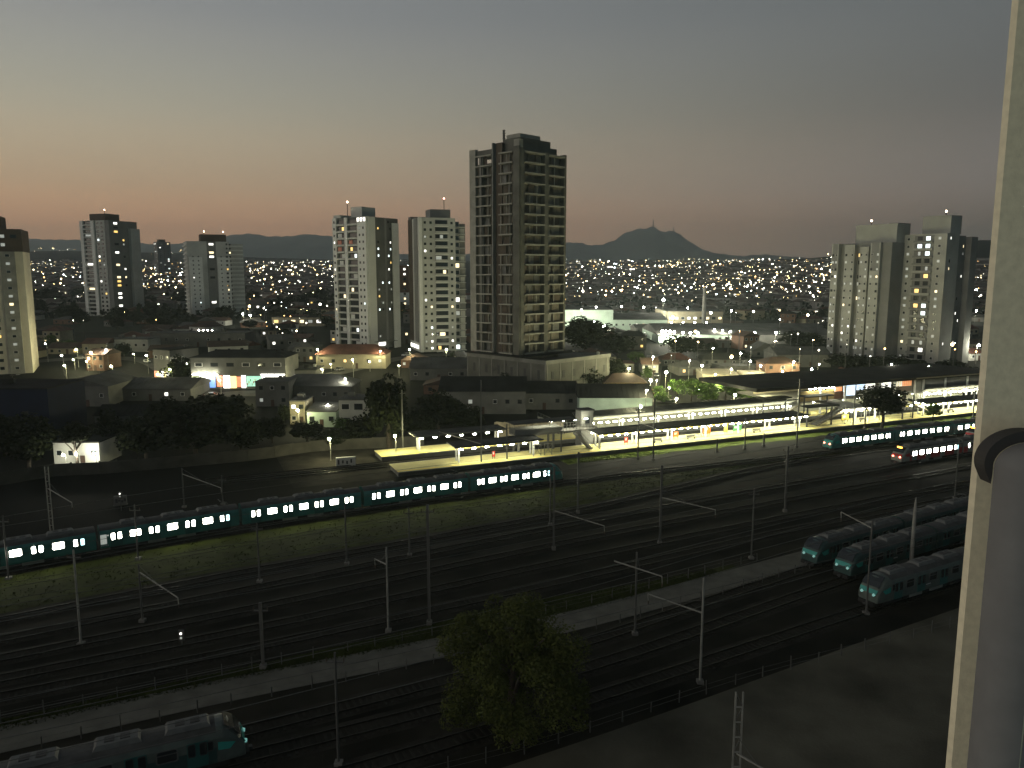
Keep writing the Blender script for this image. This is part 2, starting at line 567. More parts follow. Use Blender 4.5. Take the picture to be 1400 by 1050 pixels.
C0 = pxline([(-260, 828), (0, 783), (345, 722), (765, 661), (1130, 619), (1340, 594), (1640, 562)])
T2 = pxline([(-260, 905), (0, 850), (300, 790), (600, 735), (800, 697), (920, 669), (1040, 641), (1150, 624), (1400, 592), (1640, 566)])
T3 = pxline([(-260, 930), (0, 876), (400, 795), (800, 715), (1225, 638), (1400, 612), (1640, 580)])
T4 = pxline([(-260, 955), (0, 902), (400, 822), (800, 738), (1200, 662), (1400, 628), (1640, 592)])
T5 = pxline([(-260, 985), (0, 930), (400, 850), (800, 763), (1200, 684), (1400, 648), (1640, 610)])
T6 = pxline([(-260, 1010), (0, 955), (400, 876), (800, 789), (1100, 722), (1400, 666), (1640, 626)])
PATH = pxline([(-260, 1072), (0, 1012), (300, 946), (580, 890), (800, 845), (1090, 767), (1300, 712), (1640, 640)])
D1 = pxline([(-200, 1135), (0, 1085), (335, 1002), (600, 934), (800, 880), (1105, 779), (1400, 694), (1640, 634)])
D2 = pxline([(-300, 1200), (0, 1122), (335, 1038), (800, 915), (1150, 796), (1400, 716), (1640, 654)])
D3 = pxline([(-300, 1262), (335, 1098), (800, 960), (1185, 834), (1400, 768), (1640, 704)])

m = MB()
between(m, offset(C0, 6.5), offset(D3, -5), 0.02, 'ballast_dark')
struct(build(m, 'rail_yard'))
m = MB()
between(m, offset(D3, -5), [p + Vector((14, -34, 0)) for p in offset(D3, -5)], 0.02, 'dirt')
struct(build(m, 'dirt_ground'))
m = MB()
between(m, offset(C0, -2.2), offset(T2, 2.4), 0.04, 'grass_soil')
struct(build(m, 'grass_verge'))
m = MB()
GV = pxline([(-260, 1040), (0, 985), (300, 920), (560, 862), (700, 826), (880, 797), (1000, 772)])
GV2 = pxline([(-260, 1060), (0, 1000), (300, 934), (580, 879), (800, 833), (900, 807), (1010, 776)])
between(m, GV, GV2, 0.045, 'grass_soil')
struct(build(m, 'grass_bank'))
m = MB()
ribbon(m, PATH, -2.3, 2.3, 0.06, 'path')
struct(build(m, 'path'))

def track(line, name='railway_track', z=0.05):
    b = MB()
    ribbon(b, line, -1.75, 1.75, z, 'ballast')
    o = struct(build(b, name))
    N = normals(line)
    s = MB()
    acc = 0.0
    for i in range(len(line) - 1):
        d = line[i + 1] - line[i]
        l = d.length
        d.normalize()
        while acc < l:
            c = line[i] + d * acc
            n = N[i]
            q = [c - n * 1.3 - d * .12, c - n * 1.3 + d * .12, c + n * 1.3 + d * .12, c + n * 1.3 - d * .12]
            if c.y > 25:
                s.hexa([(p.x, p.y, z - .02) for p in (q[0], q[3], q[2], q[1])][::-1] + [(p.x, p.y, z + .07) for p in (q[0], q[3], q[2], q[1])][::-1], 'sleeper')
            acc += 0.66
        acc -= l
    stuff(build(s, 'sleepers', o))
    for g in (-0.8, 0.8):
        r = MB()
        A, B_ = offset(line, g - .037), offset(line, g + .037)
        for i in range(len(line) - 1):
            q = [A[i], A[i + 1], B_[i + 1], B_[i]]
            r.hexa([(p.x, p.y, z + .07) for p in q] + [(p.x, p.y, z + .235) for p in q], 'rail')
        build(r, 'rail', o)
    return o
for ln in (C0, T2, T3, T4, T5, T6, D1, D2, D3):
    track(ln)

# loose grass tufts along the verge: one mass
def tufts(mb, A, B, n, seed, hmax=0.30, mname='grass_blade'):
    rnd = random.Random(seed)
    for _ in range(n):
        t = rnd.random() * (len(A) - 2)
        i = int(t)
        p = A[i].lerp(A[i + 1], t - i)
        j = min(len(B) - 2, int(t / (len(A) - 1) * (len(B) - 1)))
        q = B[j].lerp(B[j + 1], (t / (len(A) - 1) * (len(B) - 1)) - j)
        c = p.lerp(q, rnd.random())
        if c.y < 45 or c.y > 170:
            continue
        for _k in range(3):
            a = rnd.uniform(0, 6.28)
            h = rnd.uniform(.4, 1) * hmax
            w = rnd.uniform(.04, .11)
            o = Vector((rnd.uniform(-.3, .3), rnd.uniform(-.3, .3), 0))
            d = Vector((math.cos(a) * w, math.sin(a) * w, 0))
            lean = Vector((rnd.uniform(-.2, .2), rnd.uniform(-.2, .2), 0))
            b0 = c + o
            mb.face([(b0.x - d.x, b0.y - d.y, .03), (b0.x + d.x, b0.y + d.y, .03), (b0.x + lean.x, b0.y + lean.y, .03 + h)], mname)
m = MB()
tufts(m, offset(C0, -2.4), offset(T2, 2.6), 5000, 1, .2)
tufts(m, GV, GV2, 3500, 2, .22)
stuff(tag(build(m, 'grass'), 'rough dark green grass between the lit train and the tracks', 'grass'))
# ---------------------------------------------------------------- trains
PROF = [(-1.42, 0.95), (-1.5, 1.25), (-1.5, 2.3), (-1.5, 3.05), (-1.36, 3.5), (-1.0, 3.8), (-0.5, 3.93), (0, 3.96),
        (0.5, 3.93), (1.0, 3.8), (1.36, 3.5), (1.5, 3.05), (1.5, 2.3), (1.5, 1.25), (1.42, 0.95)]
NOSE = [(0.0, 1.0, 1.0), (0.5, .995, .985), (0.95, .97, .93), (1.35, .95, .80), (1.7, .925, .64), (1.95, .90, .50), (2.1, .87, .40), (2.18, .80, .30)]
_car = {}
def car_body(LN, nose_end, body, lower):
    key = (LN, nose_end, body, lower)
    if key in _car:
        return _car[key]
    mb = MB()
    secs = []
    h = LN / 2
    if nose_end == -1:
        secs += [(-h - dx + 2.18, sy, tz) for dx, sy, tz in reversed(NOSE)]
    else:
        secs.append((-h, 1, 1))
    if nose_end == 1:
        secs += [(h + dx - 2.18, sy, tz) for dx, sy, tz in NOSE]
    else:
        secs.append((h, 1, 1))
    n = len(PROF)
    for x, sy, tz in secs:
        for y, z in PROF:
            mb.v.append((x, y * sy, 0.95 + (z - 0.95) * tz))
    for i in range(len(secs) - 1):
        for k in range(n - 1):
            a = i * n + k
            mb.f.append((a + n, a, a + 1, a + n + 1)[::-1])
            z = (PROF[k][1] + PROF[k + 1][1]) / 2
            nose = (secs[i][2] < .999 or secs[i + 1][2] < .999)
            mn = body if nose else ('train_roof' if z > 3.55 else (lower if z < 1.9 else body))
            mb.m.append(mb.mi(mn))
        mb.f.append((i * n, (i + 1) * n, (i + 1) * n + n - 1, i * n + n - 1)[::-1])
        mb.m.append(mb.mi('train_under'))
    mb.f.append(tuple(range(n)))
    mb.m.append(mb.mi(body))
    e = (len(secs) - 1) * n
    mb.f.append(tuple(e + k for k in reversed(range(n))))
    mb.m.append(mb.mi(body))
    _car[key] = mb.mesh('carriage_body')
    return _car[key]
def under_mesh():
    if 'u' not in _car:
        mb = MB()
        for bx in (0,):
            mb.box(bx - 1.7, bx + 1.7, -1.25, 1.25, .45, .9, 'train_under')
            for wx in (-1.1, 1.1):
                for wy in (-.82, .82):
                    mb.tube([(bx + wx, wy - .07, .62), (bx + wx, wy + .07, .62)], [.42, .42], 'train_under', 12)
        _car['u'] = mb.mesh('bogies')
        mb = MB()
        mb.box(-4.6, 4.4, -1.2, 1.2, .42, .94, 'train_under')
        mb.box(-3.4, -1.0, -1.32, -1.2, .5, .9, 'train_grey')
        mb.box(0.6, 3.2, -1.32, -1.2, .5, .9, 'train_grey')
        _car['b'] = mb.mesh('equipment_boxes')
        mb = MB()
        mb.hexa([(-1.7, -.85, 0), (1.7, -.85, 0), (1.7, .85, 0), (-1.7, .85, 0), (-1.45, -.65, .34), (1.45, -.65, .34), (1.45, .65, .34), (-1.45, .65, .34)], 'pale_unit')
        mb.box(-.9, -.2, -.35, .35, .34, .40, 'train_roof')
        mb.box(.2, .9, -.35, .35, .34, .40, 'train_roof')
        _car['a'] = mb.mesh('air_unit')
        mb = MB()
        mb.bar((-.7, -.6, 0), (-.7, .6, 0), .07, 'steel')
        mb.bar((-.7, -.5, 0), (.7, -.35, .5), .06, 'steel')
        mb.bar((-.7, .5, 0), (.7, .35, .5), .06, 'steel')
        mb.bar((.7, -.35, .5), (-.5, -.2, 1.0), .05, 'steel')
        mb.bar((.7, .35, .5), (-.5, .2, 1.0), .05, 'steel')
        mb.bar((-.5, -.9, 1.02), (-.5, .9, 1.02), .07, 'steel')
        _car['p'] = mb.mesh('pantograph')
    return _car
def make_train(name, label, line, s_nose, direction, ncar, body, lower, lit, skin='teal', group=None, tails=None, display=None, first_windows=None, mid_cab=None, seed=0, pitch=19.75):
    """direction +1: nose points along the line's end; cars follow behind it"""
    U = under_mesh()
    rnd = random.Random(seed)
    acc = [0.0]
    for a, b in zip(line, line[1:]):
        acc.append(acc[-1] + (b - a).length)
    def at(s):
        for i in range(len(line) - 1):
            if acc[i] <= s <= acc[i + 1] or i == len(line) - 2:
                return line[i].lerp(line[i + 1], (s - acc[i]) / (acc[i + 1] - acc[i]))
    t0 = at(s_nose)
    root = thing(name, label, 'train', (t0.x, t0.y, 0), 0, group)
    LN = pitch - 0.55
    zo = 0.29
    for c in range(ncar):
        sm = s_nose - direction * (c * pitch + LN / 2)
        if sm < 4 or sm > acc[-1] - 4:
            continue
        pa, pb = at(sm - 6.5), at(sm + 6.5)
        mid = (pa + pb) / 2
        rz = math.atan2(pb.y - pa.y, pb.x - pa.x)
        ne = direction if c == 0 else 0
        if mid_cab is not None and c == mid_cab:
            ne = 0
        b = link('carriage', car_body(LN, ne, body, lower), root, (mid.x - t0.x, mid.y - t0.y, zo), rz)
        for bx in (-6.6, 6.6):
            link('bogie', U['u'], b, (bx, 0, 0))
        link('equipment_box', U['b'], b)
        for ax in (-5.2, 0.4, 5.4):
            if not (ne and abs(ax - ne * 5.2) < 1.0 and False):
                link('air_unit', U['a'], b, (ax, 0, 3.86))
        if c % 2 == 1:
            link('pantograph', U['p'], b, (7.6, 0, 3.93))
        # doors and windows on the side towards the viewer
        shift = -0.55 * ne
        dx = [-7.5, -2.5, 2.5, 7.5]
        if ne == 1: dx = [-7.6, -3.0, 1.6, 6.0]
        if ne == -1: dx = [-6.0, -1.6, 3.0, 7.6]
        for k, x in enumerate(dx):
            pbox('door', b, x - .78, x + .78, -1.53, -1.495, 1.02, 3.12, 'teal_door' if skin == 'teal' else 'train_grey')
            for q in (-.43, .43):
                g = 'glass'
                if lit:
                    g = 'train_window_cyan' if (k == 3 and q > 0 and rnd.random() < .75) else 'train_window'
                    if first_windows and c >= first_windows and rnd.random() < .5:
                        g = 'glass'
                window(b, x + q, -1.53, 2.5, .56, 1.10, g, 'frame_dark', depth=.035, name='door_pane', cut=.12)
        for k in range(3):
            x = (dx[k] + dx[k + 1]) / 2
            g = 'train_window' if lit and not (first_windows and c >= first_windows and rnd.random() < .8) else 'glass'
            window(b, x, -1.50, 2.52, 1.62, 1.08, g, 'frame_dark' if lit else 'pale_unit', depth=.045, cut=.08, bar=True)
        if not lit:
            # pale route sticker lettering blocks beside the windows
            pbox('route_sticker', b, dx[1] + 1.0, dx[1] + 1.9, -1.508, -1.497, 1.62, 1.74, 'frame_white')
        if mid_cab is not None and c == mid_cab:
            w = MB()
            w.box(-9.55, -8.75, -1.525, -1.497, 1.55, 2.95, 'lit_dim')
            w.box(-8.72, -8.45, -1.525, -1.497, 2.65, 2.85, 'lit_dim')
            build(w, 'lit_cab_panel', b)
            build_text = MB()
            for q in range(5):
                build_text.box(-9.5 + q * .2, -9.38 + q * .2, -1.522, -1.497, 1.25, 1.42, 'frame_white')
            build(build_text, 'fleet_number', b)
        if ne:
            s = ne
            h = LN / 2
            def fx(dx_): return s * (h - 2.18 + dx_)
            def top(tz, z=3.96): return 0.95 + (z - 0.95) * tz
            w = MB()
            # windscreen as a raised panel following the raked front
            pts = [(0.62, 1.02, top(.965)), (1.35, 1.12, top(.80)), (1.78, 1.16, top(.60))]
            for (xa, ya, za), (xb, yb, zb) in zip(pts, pts[1:]):
                q = [(fx(xa) + s * .05, -ya, za + .05), (fx(xb) + s * .05, -yb, zb + .05), (fx(xb) + s * .05, yb, zb + .05), (fx(xa) + s * .05, ya, za + .05)]
                if s < 0: q = q[::-1]
                w.face(q, 'glass')
                lo = [(p[0] - s * .06, p[1], p[2] - .06) for p in q]
                for k in range(4):
                    j = (k + 1) % 4
                    w.face([q[k], lo[k], lo[j], q[j]], 'frame_dark')
            build(w, 'windscreen', b)
            w = MB()
            q = [(fx(1.93), -1.2, top(.50)), (fx(2.16), -1.06, top(.34)), (fx(2.16), 1.06, top(.34)), (fx(1.93), 1.2, top(.50))]
            q = [(p[0] + s * .06, p[1], p[2] + .04) for p in q]
            if s < 0: q = q[::-1]
            lo = [(p[0] - s * .10, p[1], p[2] - .06) for p in q]
            w.face(q, 'teal_bright' if skin == 'teal' else 'train_red')
            for k in range(4):
                j = (k + 1) % 4
                w.face([q[k], lo[k], lo[j], q[j]], 'teal_door')
            build(w, 'nose_band', b)
            for yy in (-.8, .8):
                hm = 'tail_red' if tails else ('head_teal' if not lit else 'glass')
                w = MB()
                w.tube([(fx(2.06), yy, 1.95), (fx(2.34), yy, 1.88)], [.19, .15], hm, 10)
                build(w, 'tail_lamp' if tails else 'headlight', b)
            w = MB()
            w.box(min(fx(1.7), fx(2.5)), max(fx(1.7), fx(2.5)), -1.05, 1.05, .55, .97, 'train_under')
            w.box(min(fx(2.3), fx(2.8)), max(fx(2.3), fx(2.8)), -.2, .2, .6, .85, 'steel_dark')
            build(w, 'coupler', b)
            # side streak behind the windscreen
            w = MB()
            xs = [fx(.1), fx(1.0), fx(1.45)]
            w.face([(xs[0], -1.53, 2.05), (xs[1], -1.49, 1.95), (xs[2], -1.46, 2.45), (xs[0], -1.53, 2.75)] if s > 0 else
                   [(xs[0], -1.53, 2.75), (xs[2], -1.46, 2.45), (xs[1], -1.49, 1.95), (xs[0], -1.53, 2.05)], 'teal_bright' if skin == 'teal' else 'train_red')
            build(w, 'side_streak', b)
            window(b, fx(-.55), -1.50, 2.55, .62, .8, 'glass', 'frame_dark', depth=.05, name='cab_window', cut=.08)
            pbox('fleet_number', b, fx(-1.55) - .3, fx(-1.55) + .3, -1.51, -1.497, 2.78, 2.98, 'frame_white')
            pbox('fleet_emblem', b, fx(-1.55) - .13, fx(-1.55) + .13, -1.51, -1.497, 2.34, 2.58, 'frame_white')
            if display:
                window(b, fx(1.15), 0, top(.9) + .12, 1.5, .4, 'display_orange', 'frame_dark', rz=(math.pi / 2) * s, depth=.3, name='destination_display')
    return root
def s_at(line, px, py):
    g = G(px, py)
    best, bs, acc = 1e9, 0, 0
    for a, b in zip(line, line[1:]):
        d = (a - g).length
        if d < best:
            best, bs = d, acc
        acc += (b - a).length
    return bs
make_train('commuter_train', 'long teal commuter train with brightly lit windows passing the station platform', C0, s_at(C0, 770, 661), 1, 7, 'teal', 'teal', True, mid_cab=3, seed=1)
make_train('commuter_train', 'teal commuter train with lit windows and red tail lamps beside the tree', C0, s_at(C0, 1128, 620), -1, 5, 'teal', 'teal', True, tails=True, seed=2)
make_train('commuter_train', 'red commuter train with an orange destination display and lit windows', T3, s_at(T3, 1223, 639), -1, 3, 'train_grey', 'train_red', True, skin='red', tails=True, display=True, first_windows=1, seed=3)
make_train('commuter_train', 'train showing only its orange display, mostly hidden behind the balcony wall', pxline([(1100, 640), (1340, 606), (1640, 573)]), s_at(pxline([(1100, 640), (1340, 606), (1640, 573)]), 1330, 607), -1, 1, 'train_grey', 'train_red', True, skin='red', display=True, seed=4)
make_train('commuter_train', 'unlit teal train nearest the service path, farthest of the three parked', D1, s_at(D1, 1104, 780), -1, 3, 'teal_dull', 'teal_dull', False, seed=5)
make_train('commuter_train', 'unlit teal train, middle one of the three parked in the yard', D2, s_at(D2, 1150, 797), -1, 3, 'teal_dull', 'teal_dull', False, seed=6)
make_train('commuter_train', 'unlit teal and grey train, nearest of the three parked in the yard', D3, s_at(D3, 1184, 835), -1, 3, 'train_sage', 'train_sage', False, seed=7)
make_train('commuter_train', 'unlit teal and grey train whose sloping nose is at the lower edge', D2, s_at(D2, 336, 1037), 1, 3, 'train_sage', 'teal_dull', False, seed=8)
# ---------------------------------------------------------------- overhead-line masts
ORD = ['first', 'second', 'third', 'fourth', 'fifth', 'sixth', 'seventh', 'eighth', 'ninth', 'tenth', 'eleventh', 'twelfth', 'thirteenth', 'fourteenth', 'fifteenth', 'sixteenth']
def mast(px, yb, yt, kind, arms, label, group):
    b = G(px, yb)
    h = ATD(px, yt, b.y).z
    root = thing('overhead_line_mast', label, 'mast', b, 0, group)
    p = MB()
    if kind == 'lattice':
        w = .26
        for sx in (-1, 1):
            p.bar((sx * w, 0, 0), (sx * w, 0, h), .13, 'steel_pale', .11)
        n = int(h / 1.1)
        for k in range(n):
            s = 1 if k % 2 else -1
            z0 = k * h / n
            p.bar((-s * w, 0, z0), (s * w, 0, z0 + h / n), .06, 'steel')
            p.box(-w, w, -.05, .05, z0 - .04, z0 + .04, 'steel_pale')
    elif kind == 'tapered':
        p.tube([(0, 0, 0), (0, 0, h * .85), (0, 0, h)], [.30, .20, .06], 'steel_pale', 10)
    elif kind == 'wide':
        p.box(-.145, .145, -.13, .13, 0, h, 'steel')
        p.box(-.3, .3, -.3, .3, 0, .5, 'concrete_grey')
    else:
        p.tube([(0, 0, 0), (0, 0, h)], [.125, .10], 'steel_pale' if kind == 'pale' else 'steel', 8)
        p.box(-.32, .32, -.32, .32, 0, .35, 'concrete_grey')
    build(p, 'mast', root)
    for (x1, y1, x2, y2) in arms:
        za = ATD(x1, y1, b.y).z
        a = Vector((ATD(x1, y1, b.y).x, b.y, za))
        if abs(x1 - px) < 9: a = Vector((b.x, b.y, za))
        e = G(x2, y2, za)
        am = MB()
        am.bar(a - b, e - b, .12, 'steel_pale', .09)
        d = (e - b)
        am.bar(d, d + Vector((.05, 0, -.75)), .09, 'steel_pale')
        build(am, 'cantilever_arm', root)
        am = MB()
        top = Vector((0, 0, min(h - .1, za - b.z + 1.3)))
        am.bar(top, (a - b).lerp(e - b, .55), .035, 'steel')
        build(am, 'tie_rod', root)
        am = MB()
        am.tube([d + Vector((.05, 0, -.75)), d + Vector((.05, 0, -1.15))], [.09, .06], 'plaster_brown', 6)
        build(am, 'insulator', root)
    if not arms and kind in ('round', 'wide', 'pale'):
        am = MB()
        am.box(-.75, .75, -.05, .05, h - .9, h - .78, 'steel')
        for sx in (-.7, .7):
            am.tube([(sx, 0, h - .78), (sx, 0, h - .45)], [.06, .05], 'plaster_brown', 6)
        build(am, 'crossarm', root)
    return root
rows = {
    'far side of the lit train': [(12, 792, 705, 'round', []), (72, 738, 638, 'lattice', [(78, 668, 98, 687)]), (189, 765, 690, 'round', []), (252, 694, 640, 'round', [(252, 648, 302, 667)]),
                                  (305, 690, 650, 'round', []), (551, 618, 533, 'wide', []), (790, 702, 618, 'wide', [])],
    'grass verge below the lit train': [(111, 882, 752, 'pale', []), (195, 850, 772, 'round', [(195, 782, 243, 817)]), (355, 796, 715, 'round', []), (474, 772, 690, 'round', []), (560, 760, 694, 'round', []), (752, 718, 640, 'round', []),
                                        (757, 752, 638, 'wide', [(757, 698, 826, 719)]), (902, 744, 636, 'wide', [(902, 680, 978, 697)])],
    'middle tracks of the yard': [(360, 914, 824, 'wide', []), (531, 864, 748, 'pale', [(531, 772, 512, 764)]), (587, 854, 690, 'wide', []), (868, 868, 755, 'round', [(840, 767, 905, 788)]),
                                  (1027, 764, 668, 'round', []), (1073, 700, 610, 'wide', []), (1305, 682, 600, 'round', [])],
    'service path': [(463, 1046, 892, 'round', []), (957, 934, 790, 'pale', [(957, 838, 886, 812)]), (1184, 840, 712, 'round', [(1184, 722, 1150, 700)])],
    'station platform edge': [(658, 638, 520, 'wide', [(658, 607, 600, 590)]), (693, 634, 580, 'wide', []), (767, 624, 588, 'wide', []), (820, 620, 592, 'wide', []), (872, 628, 555, 'wide', []), (893, 630, 545, 'wide', [(893, 585, 850, 570)]),
                              (980, 618, 600, 'wide', []), (1018, 614, 572, 'wide', []), (1044, 610, 592, 'wide', []), (1089, 612, 518, 'wide', []), (1166, 586, 540, 'wide', []), (1182, 586, 545, 'wide', []), (1233, 578, 545, 'wide', []), (1247, 577, 540, 'wide', []), (1330, 574, 530, 'wide', [])],
}
for rn, lst in rows.items():
    for i, (px, yb, yt, k, arms) in enumerate(sorted(lst)):
        mast(px, yb, yt, k, arms, '%s overhead-line mast from the left along the %s' % (ORD[i], rn), 'overhead-line masts along the ' + rn)
mast(1245, 778, 680, 'tapered', [], 'bright pale tapered pole between two of the parked unlit trains', None)
mast(1003, 1128, 946, 'lattice', [(1003, 1030, 1062, 1062)], 'pale lattice overhead-line mast at the bottom edge, right of the leafy tree', None)

# contact wires
def wire(line, z, label):
    w = MB()
    for zz, r in ((z, .022), (z + 1.1, .022)):
        pts = [Vector((p.x, p.y, zz + (0.35 * (1 - math.cos(i * .35)) if zz > z else 0))) for i, p in enumerate(line[::2])]
        for a, b in zip(pts, pts[1:]):
            w.bar(a, b, r * 2, 'steel')
    tag(build(w, 'contact_wire'), label, 'overhead wire', 'overhead contact wires')
wire(C0, 6.4, 'thin contact wire strung above the lit train')
wire(T3, 6.4, 'thin contact wire strung above the red train')
wire(T5, 6.4, 'thin contact wire strung above the middle yard tracks')
wire(T2, 6.4, 'thin contact wire strung above the track beside the grass verge')
wire(T4, 6.4, 'thin contact wire strung above the track next to the red train')
wire(T6, 6.4, 'thin contact wire strung above the track beside the grassy bank')
wire(D1, 6.4, 'thin contact wire strung above the track beside the service path')
wire(D3, 6.4, 'thin contact wire strung above the track beside the dirt ground')
wire(D2, 6.4, 'thin contact wire strung above the parked unlit trains')

# ---------------------------------------------------------------- post-and-wire fences, boundary wall, signals
def post_fence(line, label, gap=3.3, h=1.35, s0=0):
    o = line[0]
    root = thing('wire_fence', label, 'fence', (o.x, o.y, 0), 0, 'post-and-wire fences in the yard')
    acc, nxt, last = 0.0, s0, None
    pts = []
    for a, b in zip(line, line[1:]):
        l = (b - a).length
        while nxt < acc + l:
            pts.append(a.lerp(b, (nxt - acc) / l))
            nxt += gap * random.uniform(.85, 1.15)
        acc += l
    for p in pts:
        hh = h * random.uniform(.75, 1.1)
        q = link('post', cube('steel'), root, (p.x - o.x, p.y - o.y, hh / 2 + .02), random.uniform(0, 1), (.085, .085, hh))
        q.rotation_euler[0] = random.uniform(-.06, .06)
    for z in (.5, 1.0):
        w = MB()
        for a, b in zip(pts, pts[1:]):
            w.bar((a.x - o.x, a.y - o.y, z), (b.x - o.x, b.y - o.y, z), .018, 'steel')
        build(w, 'wire', root)
post_fence([p for p in offset(PATH, 3.0) if 40 < p.y < 105], 'post-and-wire fence on the grassy side of the service path')
post_fence([p for p in offset(PATH, -3.0) if 40 < p.y < 105], 'post-and-wire fence on the side of the service path towards the parked trains')
post_fence(pxline([(430, 1105), (640, 1050), (730, 1028), (818, 998), (1000, 938), (1107, 908), (1180, 890), (1330, 850)]), 'post-and-wire fence between the leafy tree and the bare dirt ground')

WL = pxline([(-240, 690), (-30, 668), (75, 651), (137, 648), (340, 630), (425, 618), (510, 613), (580, 610)], 4.0)
root = thing('boundary_wall', 'long grey concrete panel wall between the railway and the houses', 'wall', (WL[0].x, WL[0].y, 0))
for a, b in zip(WL, WL[1:]):
    c = (a + b) / 2
    l = (b - a).length
    rz = math.atan2(b.y - a.y, b.x - a.x)
    hh = 2.5 + random.uniform(-.08, .08)
    link('panel', cube('boundary'), root, (c.x - WL[0].x, c.y - WL[0].y, hh / 2), rz, (l - .06, .16, hh))
    link('pillar', cube('boundary'), root, (a.x - WL[0].x, a.y - WL[0].y, 1.35), rz, (.3, .3, 2.7))

def cabinet(px, py, w, h, mname, label, name='equipment_cabinet'):
    p = G(px, py)
    root = thing(name, label, 'cabinet', p, R(18), 'trackside equipment cabinets')
    pbox('body', root, -w / 2, w / 2, -.4, .4, .1, h, mname)
    pbox('plinth', root, -w / 2 - .1, w / 2 + .1, -.5, .5, 0, .1, 'concrete_grey')
    pbox('door', root, -w / 2 + .1, -.03, -.43, -.4, .2, h - .1, mname)
    pbox('door', root, .03, w / 2 - .1, -.43, -.4, .2, h - .1, mname)
    for k in range(4):
        pbox('graffiti_mark', root, -w / 2 + .3 + k * w / 4.6, -w / 2 + .3 + k * w / 4.6 + .35, -.445, -.43, .5 + .2 * (k % 2), h - .4 - .15 * (k % 3), 'frame_dark')
cabinet(473, 637, 4.0, 1.9, 'wall_white', 'white trackside cabinet with dark graffiti beside the lit train')
cabinet(165, 690, 2.0, 1.6, 'wall_grey', 'small grey trackside cabinet behind the lit train, below the lit courtyard')

def signal(px, yb, h, label, face='lamp_small'):
    p = G(px, yb)
    root = thing('railway_signal', label, 'signal', p, 0, 'railway signals')
    t = MB(); t.tube([(0, 0, 0), (0, 0, h)], [.07, .06], 'steel', 8); build(t, 'pole', root)
    pbox('signal_head', root, -.3, .3, -.14, .14, h - .2, h + 1.0, 'steel_dark')
    for k in range(2):
        t = MB(); t.tube([(0, -.2, h + .2 + k * .5), (0, -.14, h + .2 + k * .5)], [.13, .13], 'lit_white' if k else 'lit_dim', 10); build(t, 'lens', root)
signal(249, 882, .7, 'dwarf railway signal glowing white among the dark yard tracks')
signal(166, 698, 2.3, 'white-lit railway signal behind the lit train, below the lit courtyard')
signal(1075, 640, .8, 'dwarf railway signal near the teal train with red tail lamps')
# ---------------------------------------------------------------- station
SO = G(787, 621, 1.0)
_sd = (G(1343, 563, 1.0) - G(680, 632, 1.0)).normalized()
S_ANG = math.atan2(_sd.y, _sd.x)
SU = Vector((math.cos(S_ANG), math.sin(S_ANG), 0))
SV = Vector((-math.sin(S_ANG), math.cos(S_ANG), 0))
def S(u, v, z=0.0):
    p = SO + SU * u + SV * v
    return Vector((p.x, p.y, z))
def SUV(p):
    d = Vector((p.x, p.y, 0)) - Vector((SO.x, SO.y, 0))
    return d.dot(SU), d.dot(SV)
def u_of(px, v, z):
    """station coordinate u where the line v, z crosses the photo column px"""
    lo, hi = -120.0, 160.0
    for _ in range(50):
        m_ = (lo + hi) / 2
        p = S(m_, v, z)
        q = 700 + FPX * p.x / (p.y * CP - (z - CAM_H) * SP)
        if q < px: lo = m_
        else: hi = m_
    return lo


def platform(name, label, u0, u1, v0, v1):
    root = thing(name, label, 'platform', S(0, 0), S_ANG, 'station platforms')
    pbox('deck', root, u0, u1, v0 + .25, v1 - .25, .96, 1.06, 'platform_floor')
    pbox('retaining_wall', root, u0 + .1, u1 - .1, v0 + .5, v1 - .5, 0, .95, 'platform_edge')
    pbox('edge_coping', root, u0, u1, v0, v0 + .25, .90, 1.07, 'concrete')
    pbox('edge_coping', root, u0, u1, v1 - .25, v1, .90, 1.07, 'concrete')
    pbox('warning_strip', root, u0, u1, v0 + .55, v0 + .95, 1.06, 1.068, 'yellow_paint')
    return root
UL, UR = u_of(545, 0, 1), u_of(1400, 0, 1) + 6
platform('platform', 'station platform nearest the tracks, with yellow-lit floor', UL, UR, 0, 7.5)
platform('platform', 'second station platform behind the first, against the pale back wall', u_of(522, 14, 1), UR, 14, 21)
m = MB()
between(m, [S(u, 1.0) for u in range(-4, 130, 3)], [S(u, -3.6 + .5 * math.sin(u * .31) + .4 * math.sin(u * .83 + 1)) for u in range(-4, 130, 3)], 0.055, 'grass_lit', 44)
struct(build(m, 'grass_strip'))
m = MB()
between(m, [S(u, 30) for u in range(-60, 130, 5)], [S(u, 0.4) for u in range(-60, 130, 5)], 0.03, 'ballast')
struct(build(m, 'station_ground'))
for v in (9.3, 12.3):
    track([S(u, v) for u in range(-75, 130, 3)], z=.06)
m = MB()
tufts(m, [S(u, -0.2) for u in range(-4, 130, 5)], [S(u, -3.9) for u in range(-4, 130, 5)], 5200, 3, .22, 'grass_lit')
stuff(tag(build(m, 'grass'), 'bright green grass strip in front of the lit platform', 'grass'))

